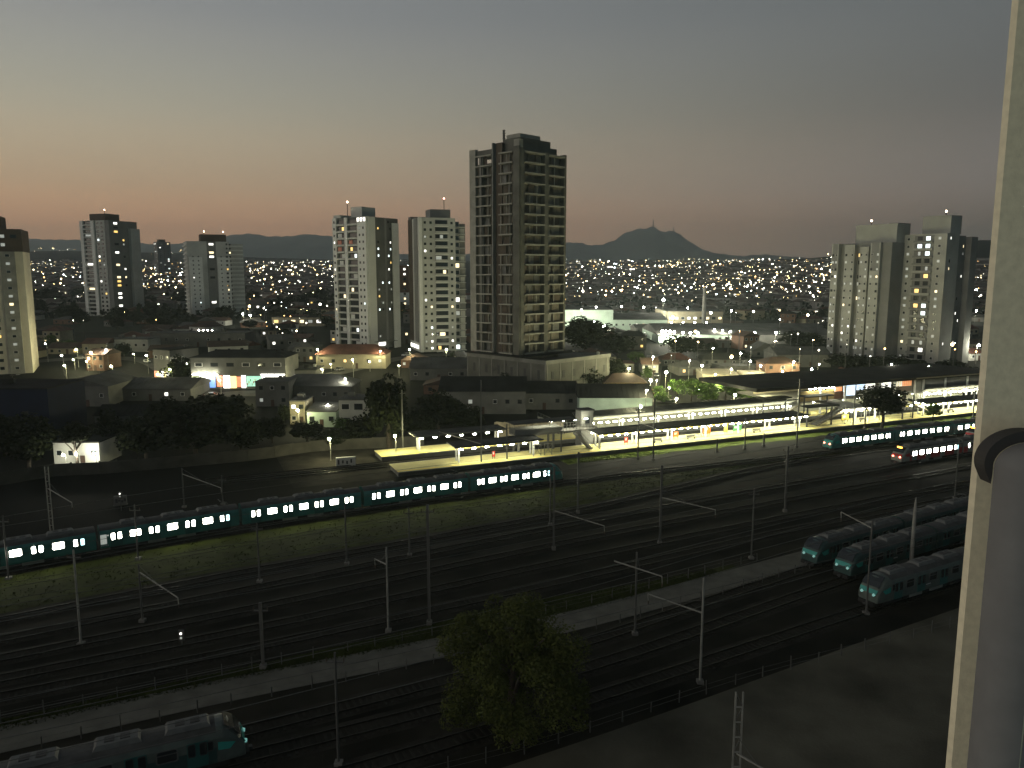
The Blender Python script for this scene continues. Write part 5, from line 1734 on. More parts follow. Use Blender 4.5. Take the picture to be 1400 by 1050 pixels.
# --- named low buildings (photo pixels: left, right, base, top)
BL = [
    ('warehouse', 'long grey-green warehouse with a row of roof lamps behind the shops', 206, 336, 474, 456, 14, 'flat', 'wall_grey', 'roof_grey', dict(cols=9, lit=.12, cat='warehouse')),
    ('white_block', 'white flat-roofed block lit from the street, left of the warehouse', 148, 203, 481, 464, 12, 'flat', 'wall_white', 'roof_grey', dict(cols=5, lit=.05, cat='building')),
    ('house', 'beige lamp-lit house beside the white block', 113, 146, 484, 463, 10, 'gable', 'wall_cream', 'roof_red', dict(cols=3, lit=.0)),
    ('house', 'low pale house left of the beige lamp-lit house', 66, 108, 484, 472, 9, 'gable', 'wall_cream', 'roof_brown', dict(cols=4, lit=.4)),
    ('warehouse', 'grey shed with pitched sheet roof in the dark left foreground', 72, 150, 556, 516, 20, 'gable', 'wall_grey', 'roof_grey', dict(cols=4, lit=.0, cat='warehouse', axis='y', ridge=2.5)),
    ('warehouse', 'wide grey-roofed shed between the blue shed and the shops', 150, 262, 548, 520, 18, 'gable', 'wall_grey', 'roof_grey', dict(cols=5, lit=.2, cat='warehouse', ridge=2.5)),
    ('warehouse', 'dark blue-walled shed at the left edge behind the railway wall', -60, 72, 606, 530, 16, 'flat', 'wall_blue', 'roof_dark', dict(cols=2, lit=.0, cat='warehouse', door=False)),
    ('house', 'dark-roofed house with a skylight above the wide dark tree', 130, 200, 590, 556, 10, 'gable', 'wall_grey', 'roof_dark', dict(cols=3, lit=.1)),
    ('courtyard_building', 'brightly lit white building behind the railway wall', 74, 138, 636, 604, 9, 'flat', 'wall_white', 'roof_dark', dict(cols=4, lit=.0, cat='building')),
    ('house', 'long grey-roofed house row below the lit shops', 374, 482, 552, 514, 14, 'hip', 'wall_grey', 'roof_grey', dict(cols=7, lit=.06, ridge=3.0)),
    ('house', 'grey two-storey house left of the yellow-lit house', 350, 396, 556, 522, 10, 'flat', 'wall_grey', 'roof_grey', dict(cols=3, floors=2, lit=.3)),
    ('house', 'yellow-lit house beside the small round tree', 397, 418, 580, 548, 8, 'flat', 'wall_cream', 'roof_grey', dict(cols=2, floors=2, lit=.3)),
    ('house', 'teal-fronted small shop house below the grey roof row', 420, 460, 584, 556, 9, 'shed', 'wall_green', 'roof_grey', dict(cols=3, lit=.0, ridge=1.2)),
    ('house', 'white modern house with stacked flat roofs beside the tall dark tree', 464, 500, 586, 546, 9, 'flat', 'wall_white', 'roof_grey', dict(cols=2, floors=2, lit=.15, wsize=(2.2, 1.6))),
    ('house', 'long red-roofed house with yellow-lit walls below the white towers', 432, 528, 504, 472, 12, 'hip', 'wall_cream', 'roof_red', dict(cols=6, lit=.25, ridge=3.4)),
    ('house', 'pale angular house left of the long red roof', 394, 430, 488, 470, 9, 'shed', 'wall_grey', 'roof_grey', dict(cols=2, lit=.0, ridge=2.0)),
    ('house', 'house with a bright red awning roof, left of the white towers', 392, 422, 470, 458, 9, 'shed', 'wall_grey', 'roof_red', dict(cols=3, lit=.3, ridge=1.5)),
    ('restaurant', 'low building with a row of warm lit windows left of the white towers', 372, 442, 446, 434, 12, 'flat', 'wall_cream', 'roof_dark', dict(cols=6, lit=1.0, cat='building', door=False, wsize=(3.0, 2.0))),
    ('warehouse', 'grey warehouse roof in front of the unfinished tower', 560, 640, 520, 492, 20, 'gable', 'wall_grey', 'roof_grey', dict(cols=5, lit=.04, cat='warehouse', ridge=3)),
    ('warehouse', 'wide dark shed below the unfinished tower podium', 600, 720, 566, 520, 22, 'gable', 'wall_grey', 'roof_dark', dict(cols=7, lit=.1, cat='warehouse', ridge=3)),
    ('warehouse', 'dark low shed with white roof lamps above the slatted fence', 680, 790, 560, 526, 20, 'gable', 'wall_grey', 'roof_dark', dict(cols=6, lit=.1, cat='warehouse', ridge=2.4)),
    ('warehouse', 'green-walled shed with a dark roof behind the platforms', 791, 892, 566, 528, 14, 'gable', 'wall_green', 'roof_dark', dict(cols=1, lit=.0, cat='warehouse', ridge=3.2, door=False, wsize=(.1, .1))),
    ('house', 'brown-roofed house row above the green-walled shed', 826, 884, 538, 512, 10, 'hip', 'wall_ochre', 'roof_brown', dict(cols=5, lit=.2, ridge=2.6)),
    ('house', 'grey podium-like block right of the unfinished tower', 770, 842, 520, 488, 14, 'flat', 'wall_grey', 'roof_grey', dict(cols=5, floors=2, lit=.04)),
    ('house', 'lit narrow house with pale walls beside the lamp-lit street', 878, 900, 512, 490, 8, 'gable', 'wall_white', 'roof_brown', dict(cols=2, floors=2, lit=.2)),
    ('house', 'yellow-roofed canopy house beside the lamp-lit trees', 960, 1010, 524, 508, 9, 'shed', 'wall_cream', 'wall_cream', dict(cols=4, lit=.1, ridge=1.2)),
    ('house', 'low yellow-lit house left of the station hall', 1018, 1052, 528, 510, 9, 'shed', 'wall_ochre', 'wall_cream', dict(cols=3, lit=.2, ridge=1.2)),
    ('house', 'grey gable house below the bright factory lamps', 1028, 1064, 488, 474, 10, 'gable', 'wall_grey', 'roof_grey', dict(cols=2, lit=.1, axis='y', ridge=3.5)),
    ('warehouse', 'grey shed left of the finned tower', 1062, 1136, 502, 476, 16, 'gable', 'wall_grey', 'roof_grey', dict(cols=4, lit=.02, cat='warehouse', ridge=2.5)),
    ('house', 'red-roofed house row under the dark trees beyond the station', 905, 945, 500, 484, 9, 'hip', 'wall_grey', 'roof_red', dict(cols=4, lit=.1)),
    ('house', 'dark-roofed houses with lit porch beyond the lamp-lit trees', 960, 1022, 500, 484, 10, 'hip', 'wall_grey', 'roof_dark', dict(cols=5, lit=.1)),
]
for nm, lb, a, b, pb, pt, dp, rf, wm_, rm_, kw in BL:
    kw.setdefault('group', 'low buildings beyond the railway')
    house(nm, lb, a, b, pb, pt, dp, rf, wm_, rm_, **kw)
# --- factory beyond
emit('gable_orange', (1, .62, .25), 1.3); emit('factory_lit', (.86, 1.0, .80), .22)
f_ = house('factory', 'pale green floodlit factory hall right of the unfinished tower', 740, 838, 452, 424, 45, 'flat', 'wall_green', 'roof_grey', 0, cols=1, lit=0, cat='factory', group='factory buildings', door=False, wsize=(.1, .1))
f_ = house('factory', 'long low factory wing with glowing wall lamps beside the floodlit hall', 838, 912, 452, 430, 45, 'gable', 'wall_green', 'roof_grey', 0, cols=8, lit=.7, cat='factory', group='factory buildings', door=False, ridge=3)
f_ = house('factory', 'flat-topped factory wing with an amber lit corner beside the chimney', 912, 988, 446, 426, 40, 'flat', 'wall_cream', 'roof_grey', 0, cols=9, lit=.6, cat='factory', group='factory buildings', door=False, wsize=(2.2, 1.6))
f_ = house('factory', 'wide grey factory shed with white lamps along its front wall', 900, 1010, 470, 446, 45, 'gable', 'wall_green', 'roof_grey', 0, cols=1, lit=0, cat='factory', group='factory buildings', door=False, ridge=4, wsize=(.1, .1))
f_ = house('factory', 'wide grey factory shed left of the finned tower, lit by two lamps', 1012, 1140, 470, 446, 45, 'gable', 'wall_grey', 'roof_grey', 0, cols=1, lit=0, cat='factory', group='factory buildings', door=False, ridge=4, wsize=(.1, .1))
for i, px in enumerate((1018, 1045, 1078)):
    b = ATD(px, 434.5, 620); w = 22 / ppm(620) / 2
    m = MB(); m.box(-w, w, 0, 14, terr(b.x, 620) - b.z, 0, 'wall_grey'); m.gable(-w, w, 0.3, 14, 0.002, 2.6, 'roof_grey', 'y', over=.3)
    r0 = thing('workshop', ['first', 'second', 'third'][i] + ' small workshop gable glowing orange behind the grey sheds, from the left', 'workshop', b, 0, 'orange-lit workshop gables')
    build(m, 'shell', r0)
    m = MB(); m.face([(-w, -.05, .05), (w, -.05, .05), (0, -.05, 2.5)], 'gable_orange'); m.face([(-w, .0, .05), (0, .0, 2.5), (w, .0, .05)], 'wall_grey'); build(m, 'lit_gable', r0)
b = GT(962, 447)
m = MB(); m.tube([(0, 0, -2), (0, 0, 12), (0, 0, ATD(962, 394, b.y).z - b.z)], [1.5, 1.2, 1.0], 'concrete_grey', 12)
tag(build(m, 'chimney_stack', loc=b), 'slender factory chimney against the city lights', 'chimney')

# ---------------------------------------------------------------- street lamps
def GTh(px, py, h):
    z = h
    for _ in range(40):
        p = G(px, py, z)
        z = z * .5 + .5 * (terr(p.x, p.y) + h)
    return Vector((p.x, p.y, z))
_lampm = {}
def lamp_mesh(mn, r):
    if (mn, r) not in _lampm:
        mb = MB(); mb.tube([(0, 0, -r), (0, 0, -r * .6), (0, 0, 0), (0, 0, r * .6), (0, 0, r)], [r * .3, r * .8, r, r * .8, r * .3], mn, 8)
        _lampm[(mn, r)] = mb.mesh('lamp_globe')
    return _lampm[(mn, r)]
def street_lamp(px, py, label, mn='lamp_white', r=.30, h=7.5, group='street lamps', name='street_lamp'):
    t = GTh(px, py, h)
    g = terr(t.x, t.y)
    root = thing(name, label, 'street lamp', (t.x, t.y, g), 0, group)
    m = MB(); m.tube([(0, .9, 0), (0, .9, h * .7), (0, .7, h - .1), (0, 0, h + r * 1.1)], [.09, .07, .06, .05], 'steel_pale', 6)
    build(m, 'pole', root)
    link('lamp_globe', lamp_mesh(mn, r), root, (0, 0, h))
    return root
SL = [(911, 509, 'lamp_warm', 'street lamp over the yellow lean-to roof beside the lamp-lit trees'), (1026, 494, 'lamp_white', 'twin-looking bright street lamp above the pale yellow roofs'), (943, 493, 'lamp_white', 'bright street lamp left of the dark-roofed houses'),
      (472, 518, 'lamp_white', 'street lamp rising behind the long grey-roofed house row'), (145, 479, 'lamp_white', 'very bright street lamp beside the beige lamp-lit house'), (62, 470, 'lamp_small', 'street lamp at the foot of the beige tower'),
      (84, 486, 'lamp_small', 'street lamp left of the low pale house'), (342, 431, 'lamp_white', 'brightest floodlight left of the white towers'), (332, 429, 'lamp_white', 'floodlight just left of the brightest one'), (647, 471, 'lamp_white', 'street lamp at the left foot of the unfinished tower'),
      (1219, 498, 'lamp_white', 'street lamp left of the three before the grey tower pair'), (1270, 501, 'lamp_white', 'middle street lamp of the three before the grey tower pair'), (1332, 505, 'lamp_white', 'street lamp beside the balcony wall before the tower pair'),
      (975, 476, 'lamp_warm', 'street lamp between the dark trees below the factory'), (1013, 483, 'lamp_white', 'street lamp left of the grey gable house'), (255, 497, 'lamp_white', 'street lamp in front of the shop side wing'), (434, 478, 'lamp_warm', 'lamp lighting the left end of the long red-roofed house'),
      (482, 492, 'lamp_warm', 'lamp lighting the middle of the long red-roofed house'), (1335, 425, 'lamp_white', 'bright lamp beside the balcony wall beyond the tower pair'), (1322, 470, 'lamp_white', 'bright lamp right of the tower pair'),
      (1338, 472, 'lamp_white', 'bright lamp against the balcony wall right of the tower pair'), (407, 561, 'lamp_warm', 'lamp on the front of the yellow-lit house'), (489, 556, 'lamp_white', 'lamp beside the white modern house'), (448, 554, 'lamp_white', 'lamp above the teal shopfront'),
      (312, 570, 'lamp_small', 'small white lamp in the dark yard above the wide tree'), (88, 500, 'lamp_warm', 'warm lamp in the dark roofs left of the warehouse'), (152, 501, 'lamp_warm', 'warm lamp above the grey sheds'),
      (890, 520, 'lamp_warm', 'lamp lighting the narrow street by the pale house'), (985, 520, 'lamp_warm', 'lamp hidden among the lamp-lit trees'), (1060, 516, 'lamp_warm', 'lamp beside the low yellow-lit house'), (104, 621, 'lamp_white', 'lamp lighting the white courtyard building'),
      (128, 620, 'lamp_white', 'second lamp of the white courtyard building'), (86, 622, 'lamp_white', 'third lamp of the white courtyard building'), (540, 596, 'lamp_warm', 'lamp behind the boundary wall, left of the end canopy'), (450, 600, 'lamp_warm', 'lamp behind the boundary wall below the teal shopfront')]
for px, py, mn, lb in SL:
    strong = (py < 480 and mn == 'lamp_white') or (880 < px < 1070 and py > 500) or (px < 140 and py > 590)
    street_lamp(px, py, lb, mn, (.20 if px < 140 else .42) if strong else .26, 3.2 if py > 610 else 5.0 if py > 540 else 7.5)
def wall_lamps(pts, lab, h=6.0, r=.32, mn='lamp_white'):
    for i, (px, py) in enumerate(pts):
        street_lamp(px, py, '%s of the %s' % (ORD[i] + ' from the left', lab), mn, r, h, lab, 'yard_lamp')
wall_lamps([(905, 453), (910, 453), (916, 453), (922, 454), (934, 455), (944, 455), (954, 455)], 'white lamps before the first grey factory shed', r=.5)
wall_lamps([(977, 451), (988, 452), (999, 453), (1010, 453)], 'white lamps on the shed by the chimney')
wall_lamps([(1032, 455), (1061, 455)], 'two lamps before the shed near the finned tower', r=.45)
wall_lamps([(770, 440), (790, 445), (812, 440), (826, 446)], 'lamps at the foot of the pale green factory hall', r=.72)
wall_lamps([(842, 430), (858, 430), (874, 429), (892, 431), (906, 429), (920, 434)], 'lamps along the long low factory wing', mn='lamp_white', r=.68)
wall_lamps([(975, 431), (983, 430)], 'amber lamps at the corner of the flat-topped factory wing', mn='lamp_warm', r=.5)
wall_lamps([(918, 441), (934, 441), (950, 441), (966, 441)], 'lamps before the flat-topped factory wing', r=.45)
wall_lamps([(795, 424), (815, 420), (850, 419), (880, 420), (940, 421), (1000, 425)], 'roof-edge lamps beyond the factory halls', h=12, r=.5, mn='lamp_small')
wall_lamps([(880, 562), (858, 562), (840, 564)][::-1], 'white lamps along the foot of the green-walled shed', h=3.0, r=.22)
wall_lamps([(272, 452), (278, 452), (284, 452), (290, 452)], 'roof lamps of the long grey-green warehouse', mn='lamp_small', r=.4)
street_lamp(907, 410, 'dazzling white floodlight above the factory roofs', 'lamp_white', .8, 16, None, 'floodlight_mast')
street_lamp(902, 354, 'small blue-white light at the foot of the mountain', 'far_cool', 2.6, 16, None, 'floodlight_mast')

# ---------------------------------------------------------------- lit streets and parked cars
def street(pl, w, name='street'):
    pts = [GT(x, y) for x, y in pl]
    line = smooth_line(pts, 4.0)
    Nn = normals(line)
    m = MB()
    for i in range(len(line) - 1):
        q = [line[i] + Nn[i] * -w / 2, line[i + 1] + Nn[i + 1] * -w / 2, line[i + 1] + Nn[i + 1] * w / 2, line[i] + Nn[i] * w / 2]
        m.face([(p.x, p.y, terr(p.x, p.y) + .06) for p in q], 'street_asphalt')
    struct(build(m, name))
    for p in line: OCC.append((p.x, p.y, w / 2 + 1))
    return line
mat('street_asphalt', (0.085, 0.083, 0.075), var=0.25, scale=0.3, spec=0.05)
ST1 = street([(868, 572), (880, 548), (888, 522), (893, 500), (896, 486)], 7)
ST2 = street([(30, 496), (100, 491), (200, 493), (268, 536), (330, 538), (420, 536)], 8)
ST3 = street([(900, 548), (960, 556), (1030, 556), (1070, 540)], 6)
ST4 = street([(640, 484), (560, 488), (470, 508), (420, 520)], 7)
for k_, (x, y) in enumerate([(893, 488), (884, 534), (876, 556), (925, 545), (1005, 540), (1050, 532), (1080, 520), (860, 504), (960, 500), (1000, 505), (1040, 500), (1085, 495), (1110, 505)]):
    street_lamp(x, y, '%s street lamp from the left in the lamp-lit streets behind the platforms' % ORD[sorted([893, 884, 876, 925, 1005, 1050, 1080, 860, 960, 1000, 1040, 1085, 1110]).index(x)], 'lamp_warm', .30, 7.0, 'street lamps behind the platforms')
for k_, (x, y) in enumerate([(104, 478), (124, 482), (200, 486), (232, 505), (300, 520), (350, 522), (395, 520), (440, 505), (520, 480), (560, 478), (610, 478)]):
    street_lamp(x, y, '%s street lamp from the left along the street of the lit shops' % ORD[k_], 'lamp_warm', .26, 7.0, 'street lamps along the shop street')
wall_lamps([(868, 538), (898, 520), (915, 530), (935, 522), (955, 532), (978, 512), (1012, 522), (1030, 536), (1055, 545), (1070, 508), (1098, 512), (1120, 498)], 'porch lamps among the roofs behind the platforms', h=4.0, r=.2, mn='lamp_warm')
wall_lamps([(100, 492), (118, 494), (136, 488), (182, 484), (215, 512), (248, 520), (405, 516), (452, 498), (505, 494), (545, 500)], 'porch lamps along the shop street', h=4.0, r=.17, mn='lamp_warm')
def car(p, rz, col, label):
    root = thing('parked_car', label, 'car', (p.x, p.y, terr(p.x, p.y) + .06), rz, 'cars parked in the lamp-lit streets')
    mat('car_' + col[0], col[1], rough=.3, var=0.02, spec=.5)
    b = MB()
    prof_ = [(-2.1, .35), (-2.15, .75), (-1.5, .95), (-.9, 1.42), (.7, 1.45), (1.3, .98), (2.0, .82), (2.15, .4)]
    for yy, fl in ((-.85, 1), (.85, -1)):
        f = [(x_, yy, z_) for x_, z_ in prof_]
        b.face(f if fl < 0 else f[::-1], 'car_' + col[0])
    for (xa, za), (xb, zb) in zip(prof_, prof_[1:] + prof_[:1]):
        b.face([(xa, -.85, za), (xb, -.85, zb), (xb, .85, zb), (xa, .85, za)], 'glass' if (za > .94 and zb > .94 and abs(za - zb) > .2) else 'car_' + col[0])
    build(b, 'body', root)
    for sy in (-1, 1):
        g = MB(); y_ = sy * .855
        q = [(-.95, y_, .98), (-.75, y_, 1.36), (.62, y_, 1.38), (1.1, y_, .98)]
        g.face(q if sy > 0 else q[::-1], 'glass'); build(g, 'side_window', root)
        for x_ in (-1.35, 1.35):
            w_ = MB(); w_.tube([(x_, sy * .66, .33), (x_, sy * .88, .33)], [.33, .33], 'tyre_and_shadow', 10); build(w_, 'wheel', root)
        pbox('headlight', root, 2.08, 2.16, sy * .6 - .15, sy * .6 + .15, .6, .75, 'frame_white')
        pbox('tail_light', root, -2.17, -2.1, sy * .6 - .15, sy * .6 + .15, .65, .8, 'red_board')
CC = [('white', (.55, .55, .54)), ('silver', (.32, .33, .33)), ('red', (.35, .02, .02)), ('black', (.02, .02, .02)), ('grey', (.12, .12, .12))]
rc = random.Random(9)
for st, nm in ((ST1, 'the narrow street rising past the green shed'), (ST2, 'the street of the lit shops'), (ST3, 'the street between the lamp-lit trees and platforms'), (ST4, 'the street below the white towers')):
    used_ = set()
    for j in range(4):
        c_ = rc.choice([q for q in CC if q[0] not in used_]); used_.add(c_[0])
        i_ = int((j + .6) / 4.2 * (len(st) - 2))
        d_ = st[i_ + 1] - st[i_]; n_ = Vector((-d_.y, d_.x, 0)).normalized()
        car(st[i_] - n_ * 2.0, math.atan2(d_.y, d_.x) + (math.pi if rc.random() < .5 else 0), c_, '%s car parked along %s' % (c_[0], nm))

# ---------------------------------------------------------------- scatter of further houses
rh = random.Random(17)
WM = [('wall_grey', 'grey'), ('wall_white', 'white'), ('wall_cream', 'beige'), ('wall_brick', 'brick'), ('wall_grey', 'grey')]
RM = [('roof_red', 'red-tiled'), ('roof_brown', 'brown-tiled'), ('roof_grey', 'grey-roofed'), ('roof_dark', 'dark-roofed')]
def scatter(n, ylo, yhi, far):
    made = tries = 0
    while made < n and tries < n * 12:
        tries += 1
        px, py = rh.uniform(-20, 1345), rh.uniform(ylo, yhi)
        b = GT(px, py)
        if b is None: continue
        w, d = (rh.uniform(7, 16), rh.uniform(8, 12)) if not far else (rh.uniform(9, 22), rh.uniform(9, 14))
        u, v = SUV(b)
        if v < 40 and u > -60: continue
        if py > 518 and px < 560: continue
        r = max(w, d) * .55
        if any((b.x - x) ** 2 + (b.y + d / 2 - y) ** 2 < (q + r) ** 2 for x, y, q in OCC): continue
        wm_, wn = rh.choice(WM); rm_, rn = rh.choice(RM)
        k = ppm(b.y); fl = rh.choice((1, 1, 2))
        h = 3.0 * fl
        rf = rh.choice(('gable', 'hip', 'flat', 'gable'))
        nl = min(LM, key=lambda q: abs(q[1] - px))[0]
        lb = '%s %s%s %s house %s %s' % ('wide' if w > 12.5 else 'small' if w < 9.5 else 'mid-sized', 'two-storey ' if fl == 2 else '', wn, rn if rf != 'flat' else 'flat-topped', 'far behind' if far else 'among roofs before', nl)
        house('distant_house' if far else 'house', lb, px - w * k / 2, px + w * k / 2, py, py - (h + (2 if rf != 'flat' else 0)) * k, d, rf, wm_, rm_, R(rh.choice((-25, -8, 0, 12, 24))), cols=3, floors=fl,
              lit=.16 if not far else .3, ridge=2.0, group='distant houses' if far else 'houses among the low roofs', base=b, rnd=rh, axis=rh.choice('xy'), parts=not far)
        made += 1
scatter(130, 438, 560, False)
scatter(150, 398, 438, True)
# ---------------------------------------------------------------- far city
rf_ = random.Random(23)
cm = MB()
n = 0
while n < 5200:
    px = rf_.choice([rf_.uniform(-60, 560), rf_.uniform(760, 1360)])
    py = rf_.uniform(357, 412) if rf_.random() < .8 else rf_.uniform(357, 430)
    b = GT(px, py)
    if b is None or b.y < 560 or any((b.x - x) ** 2 + (b.y - y) ** 2 < (q + 8) ** 2 for x, y, q in OCC[:40]):
        n += .2; continue
    w, d, h = rf_.uniform(8, 22), rf_.uniform(8, 14), rf_.choice((3.5, 4, 4, 6.5))
    a = rf_.uniform(-.7, .7)
    ca, sa = math.cos(a), math.sin(a)
    def q(x, y, z): return (b.x + x * ca - y * sa, b.y + x * sa + y * ca, b.z + z)
    cm.hexa([q(-w / 2, -d / 2, -4), q(w / 2, -d / 2, -4), q(w / 2, d / 2, -4), q(-w / 2, d / 2, -4), q(-w / 2, -d / 2, h), q(w / 2, -d / 2, h), q(w / 2, d / 2, h), q(-w / 2, d / 2, h)], 'far_wall', 'far_roof')
    if rf_.random() < .34:
        for _w in range(rf_.randint(1, 3)):
            wx = rf_.uniform(-w / 2 + 1.5, w / 2 - 1.5); wz = rf_.choice((1.2, 1.4)) if h < 5 else rf_.choice((1.3, 4.2))
            for sy_ in (-1,):
                cm.face([q(wx - 1, -d / 2 - .06, wz), q(wx + 1, -d / 2 - .06, wz), q(wx + 1, -d / 2 - .06, wz + 1.5), q(wx - 1, -d / 2 - .06, wz + 1.5)], rf_.choice(['lit_white', 'lit_warm', 'lit_yellow', 'lit_white']))
    if rf_.random() < .6:
        o = len(cm.v)
        cm.v += [q(-w / 2 - .4, -d / 2 - .4, h + .01), q(w / 2 + .4, -d / 2 - .4, h + .01), q(w / 2 + .4, d / 2 + .4, h + .01), q(-w / 2 - .4, d / 2 + .4, h + .01), q(-w / 2, 0, h + 2.2), q(w / 2, 0, h + 2.2)]
        for f in ((0, 1, 5, 4), (2, 3, 4, 5), (1, 2, 5), (3, 0, 4)):
            cm.f.append(tuple(o + i for i in f)); cm.m.append(cm.mi('far_roof'))
    n += 1
stuff(tag(build(cm, 'far_city'), 'mass of small far houses covering the hillsides', 'city'))
tm = MB()
for _ in range(2600):                                         # far tree masses, leaf clumps
    px, py = rf_.choice([rf_.uniform(-60, 560), rf_.uniform(760, 1360)]), rf_.uniform(358, 440)
    b = GT(px, py)
    if b is None or b.y < 480: continue
    s = rf_.uniform(2, 4.2) * (1.5 if rf_.random() < .15 else 1)
    for _k in range(9):
        c = Vector((b.x + rf_.gauss(0, s * .5), b.y + rf_.gauss(0, s * .5), b.z + s * .8 + rf_.gauss(0, s * .4)))
        u = Vector((rf_.gauss(0, 1), rf_.gauss(0, 1), rf_.gauss(0, 1))).normalized(); w = u.orthogonal().normalized()
        r = s * rf_.uniform(.3, .6)
        tm.face([c - u * r, c + w * r * .8, c + u * r, c - w * r * .8], 'leaf')
stuff(tag(build(tm, 'far_trees'), 'dark mass of far trees between the hillside houses', 'trees'))

# lights of the far city: a few hundred lamps one by one, the rest as one mass
mid = []
regions = [(x0_, x1_, y0_, y1_, int(n_ * .62)) for x0_, x1_, y0_, y1_, n_ in [(45, 118, 340, 402, 95), (118, 250, 345, 402, 130), (190, 250, 372, 400, 70), (336, 458, 362, 378, 60), (336, 458, 378, 436, 70), (50, 330, 402, 455, 22), (543, 560, 355, 400, 12), (770, 860, 358, 412, 150), (860, 1137, 358, 414, 300),
           (770, 1137, 359, 378, 70), (1000, 1137, 380, 420, 40), (1322, 1346, 345, 425, 34), (880, 1130, 440, 505, 40), (340, 460, 430, 470, 24), (1100, 1340, 492, 508, 14)]]
lights = []
for x0, x1, y0, y1, n in regions:
    for _ in range(n):
        px, py = rf_.uniform(x0, x1), rf_.uniform(y0, y1)
        if rf_.random() < .3: py = y0 + (y1 - y0) * rf_.random() ** 2
        if py < 358.5:
            D = rf_.uniform(2300, 3300) if px < 600 else rf_.uniform(1300, 1900)
            p = ATD(px, py, D)
            if p.z > terr(p.x, D) + 14: continue
            p.z = terr(p.x, D) + rf_.uniform(8.5, 12)
        else:
            b = GT(px, py + 10 * 1.05 * (py - 352) / 40 * .5)
            if b is None: continue
            p = Vector((b.x, b.y, b.z + rf_.uniform(8.5, 12)))
        lights.append((px, p))
for _ in range(85):                                           # lamps strung along the far streets
    px, py = rf_.choice([rf_.uniform(45, 460), rf_.uniform(770, 1140), rf_.uniform(800, 1140)]), 359 + 52 * rf_.random() ** 1.3
    b = GT(px, py)
    if b is None or b.y < 520: continue
    a_ = R(rf_.choice((18, 18, -68, 40, -30)) + rf_.uniform(-9, 9)); stp = rf_.uniform(26, 42)
    for k in range(rf_.randint(4, 13)):
        x, y = b.x + math.cos(a_) * stp * k, b.y + math.sin(a_) * stp * k
        q_ = 700 + FPX * x / y
        if 460 < q_ < 770 or y < 500: continue
        lights.append((q_, Vector((x, y, terr(x, y) + 9))))
MATL = ['far_dim', 'far_dim', 'far_dim', 'far_dim', 'far_orange', 'far_orange', 'far_warm', 'far_warm', 'far_white', 'far_white', 'far_white', 'far_warm', 'far_cool', 'far_white', 'far_warm']
lights.sort(key=lambda l: l[1].y)
lm = MB()
for i, (px, p) in enumerate(lights):
    mn = rf_.choice(MATL)
    s = (.16 + .00022 * p.y) * rf_.choice((.3, .3, .4, .5, .6, .8, .9, 1.4, 2.2))
    if i < 260:
        nl = min(LM, key=lambda q_: abs(q_[1] - px))[0]
        g = terr(p.x, p.y)
        root = thing('distant_lamp', '%s %s lamp among the distant roofs around %s' % ('larger' if s > .35 else 'small', {'far_white': 'white', 'far_warm': 'warm', 'far_cool': 'bluish', 'far_dim': 'faint', 'far_orange': 'orange'}[mn], nl), 'street lamp', (p.x, p.y, g), 0, 'lamps among the distant roofs around ' + nl)
        link('pole', cube('steel_dark'), root, (0, .3, (p.z - g) / 2), 0, (.16, .16, p.z - g))
        link('lamp_globe', lamp_mesh(mn, round(s, 1) or .1), root, (0, 0, p.z - g))
    else:
        v = [p + Vector(d) * s for d in ((-1, 0, 0), (0, -1, 0), (1, 0, 0), (0, 1, 0), (0, 0, 1), (0, 0, -1))]
        o = len(lm.v)
        lm.v += [tuple(q_) for q_ in v]
        for f in ((0, 1, 4), (1, 2, 4), (2, 3, 4), (3, 0, 4), (1, 0, 5), (2, 1, 5), (3, 2, 5), (0, 3, 5)):
            lm.f.append(tuple(o + k for k in f)); lm.m.append(lm.mi(mn))

stuff(tag(build(lm, 'city_lights'), 'countless pinprick lights of the far city', 'lights'))
# a few far blocks that stand out
for px, py, w, hp, wm_, lb in ((834, 372, 8, 9, 'wall_white', 'small pale lit block below the mountain, left one of two'), (864, 376, 8, 10, 'wall_cream', 'small pale lit block below the mountain, right one of two'),
                               (1033, 371, 26, 5, 'gable_orange', 'long orange-lit building on the far hillside'), (974, 371, 12, 5, 'lit_warm', 'small yellow-lit building on the far hillside')):
    b = ATD(px, py, 1500); g = terr(b.x, 1500)
    root = thing('far_block', lb, 'building', (b.x, 1500, g), 0, 'far blocks that stand out')
    W, Hh = w / ppm(1500), max(3, b.z - g + hp / ppm(1500))
    pbox('wall', root, -W / 2, W / 2, 0, 14, -3, Hh, 'far_wall')
    pbox('roof', root, -W / 2 - .5, W / 2 + .5, -.5, 14.5, Hh + .01, Hh + 1, 'far_roof')
    nw = max(2, int(W / 4))
    for k in range(nw):
        x = -W / 2 + (k + .5) * W / nw
        window(root, x, 0, Hh - 3.0, W / nw * .8, 3.2, 'lit_white' if wm_.startswith('wall') else 'lit_warm' if px < 1000 else 'gable_orange', 'far_wall', 0, .2)

# ---------------------------------------------------------------- balcony wall beside the camera
wall_y = 1.45
xe = ATD(1354, HOR, wall_y).x
mb = MB()
x1 = xe + 1.6
prof = [(xe * (wall_y + .30) / wall_y + .03, wall_y + .30), (xe + .002, wall_y + .010), (xe + .008, wall_y), (x1, wall_y), (x1, wall_y + .30)]
for i in range(len(prof)):
    a, b = prof[i], prof[(i + 1) % len(prof)]
    mb.face([(b[0], b[1], 0), (a[0], a[1], 0), (a[0], a[1], 62), (b[0], b[1], 62)][::-1] if False else [(a[0], a[1], 0), (b[0], b[1], 0), (b[0], b[1], 62), (a[0], a[1], 62)], 'balcony_plaster')
mb.face([(q_[0], q_[1], 62) for q_ in prof], 'balcony_plaster')
tag(build(mb, 'balcony_wall'), 'beige stippled plaster wall edge down the right side of the picture', 'wall')
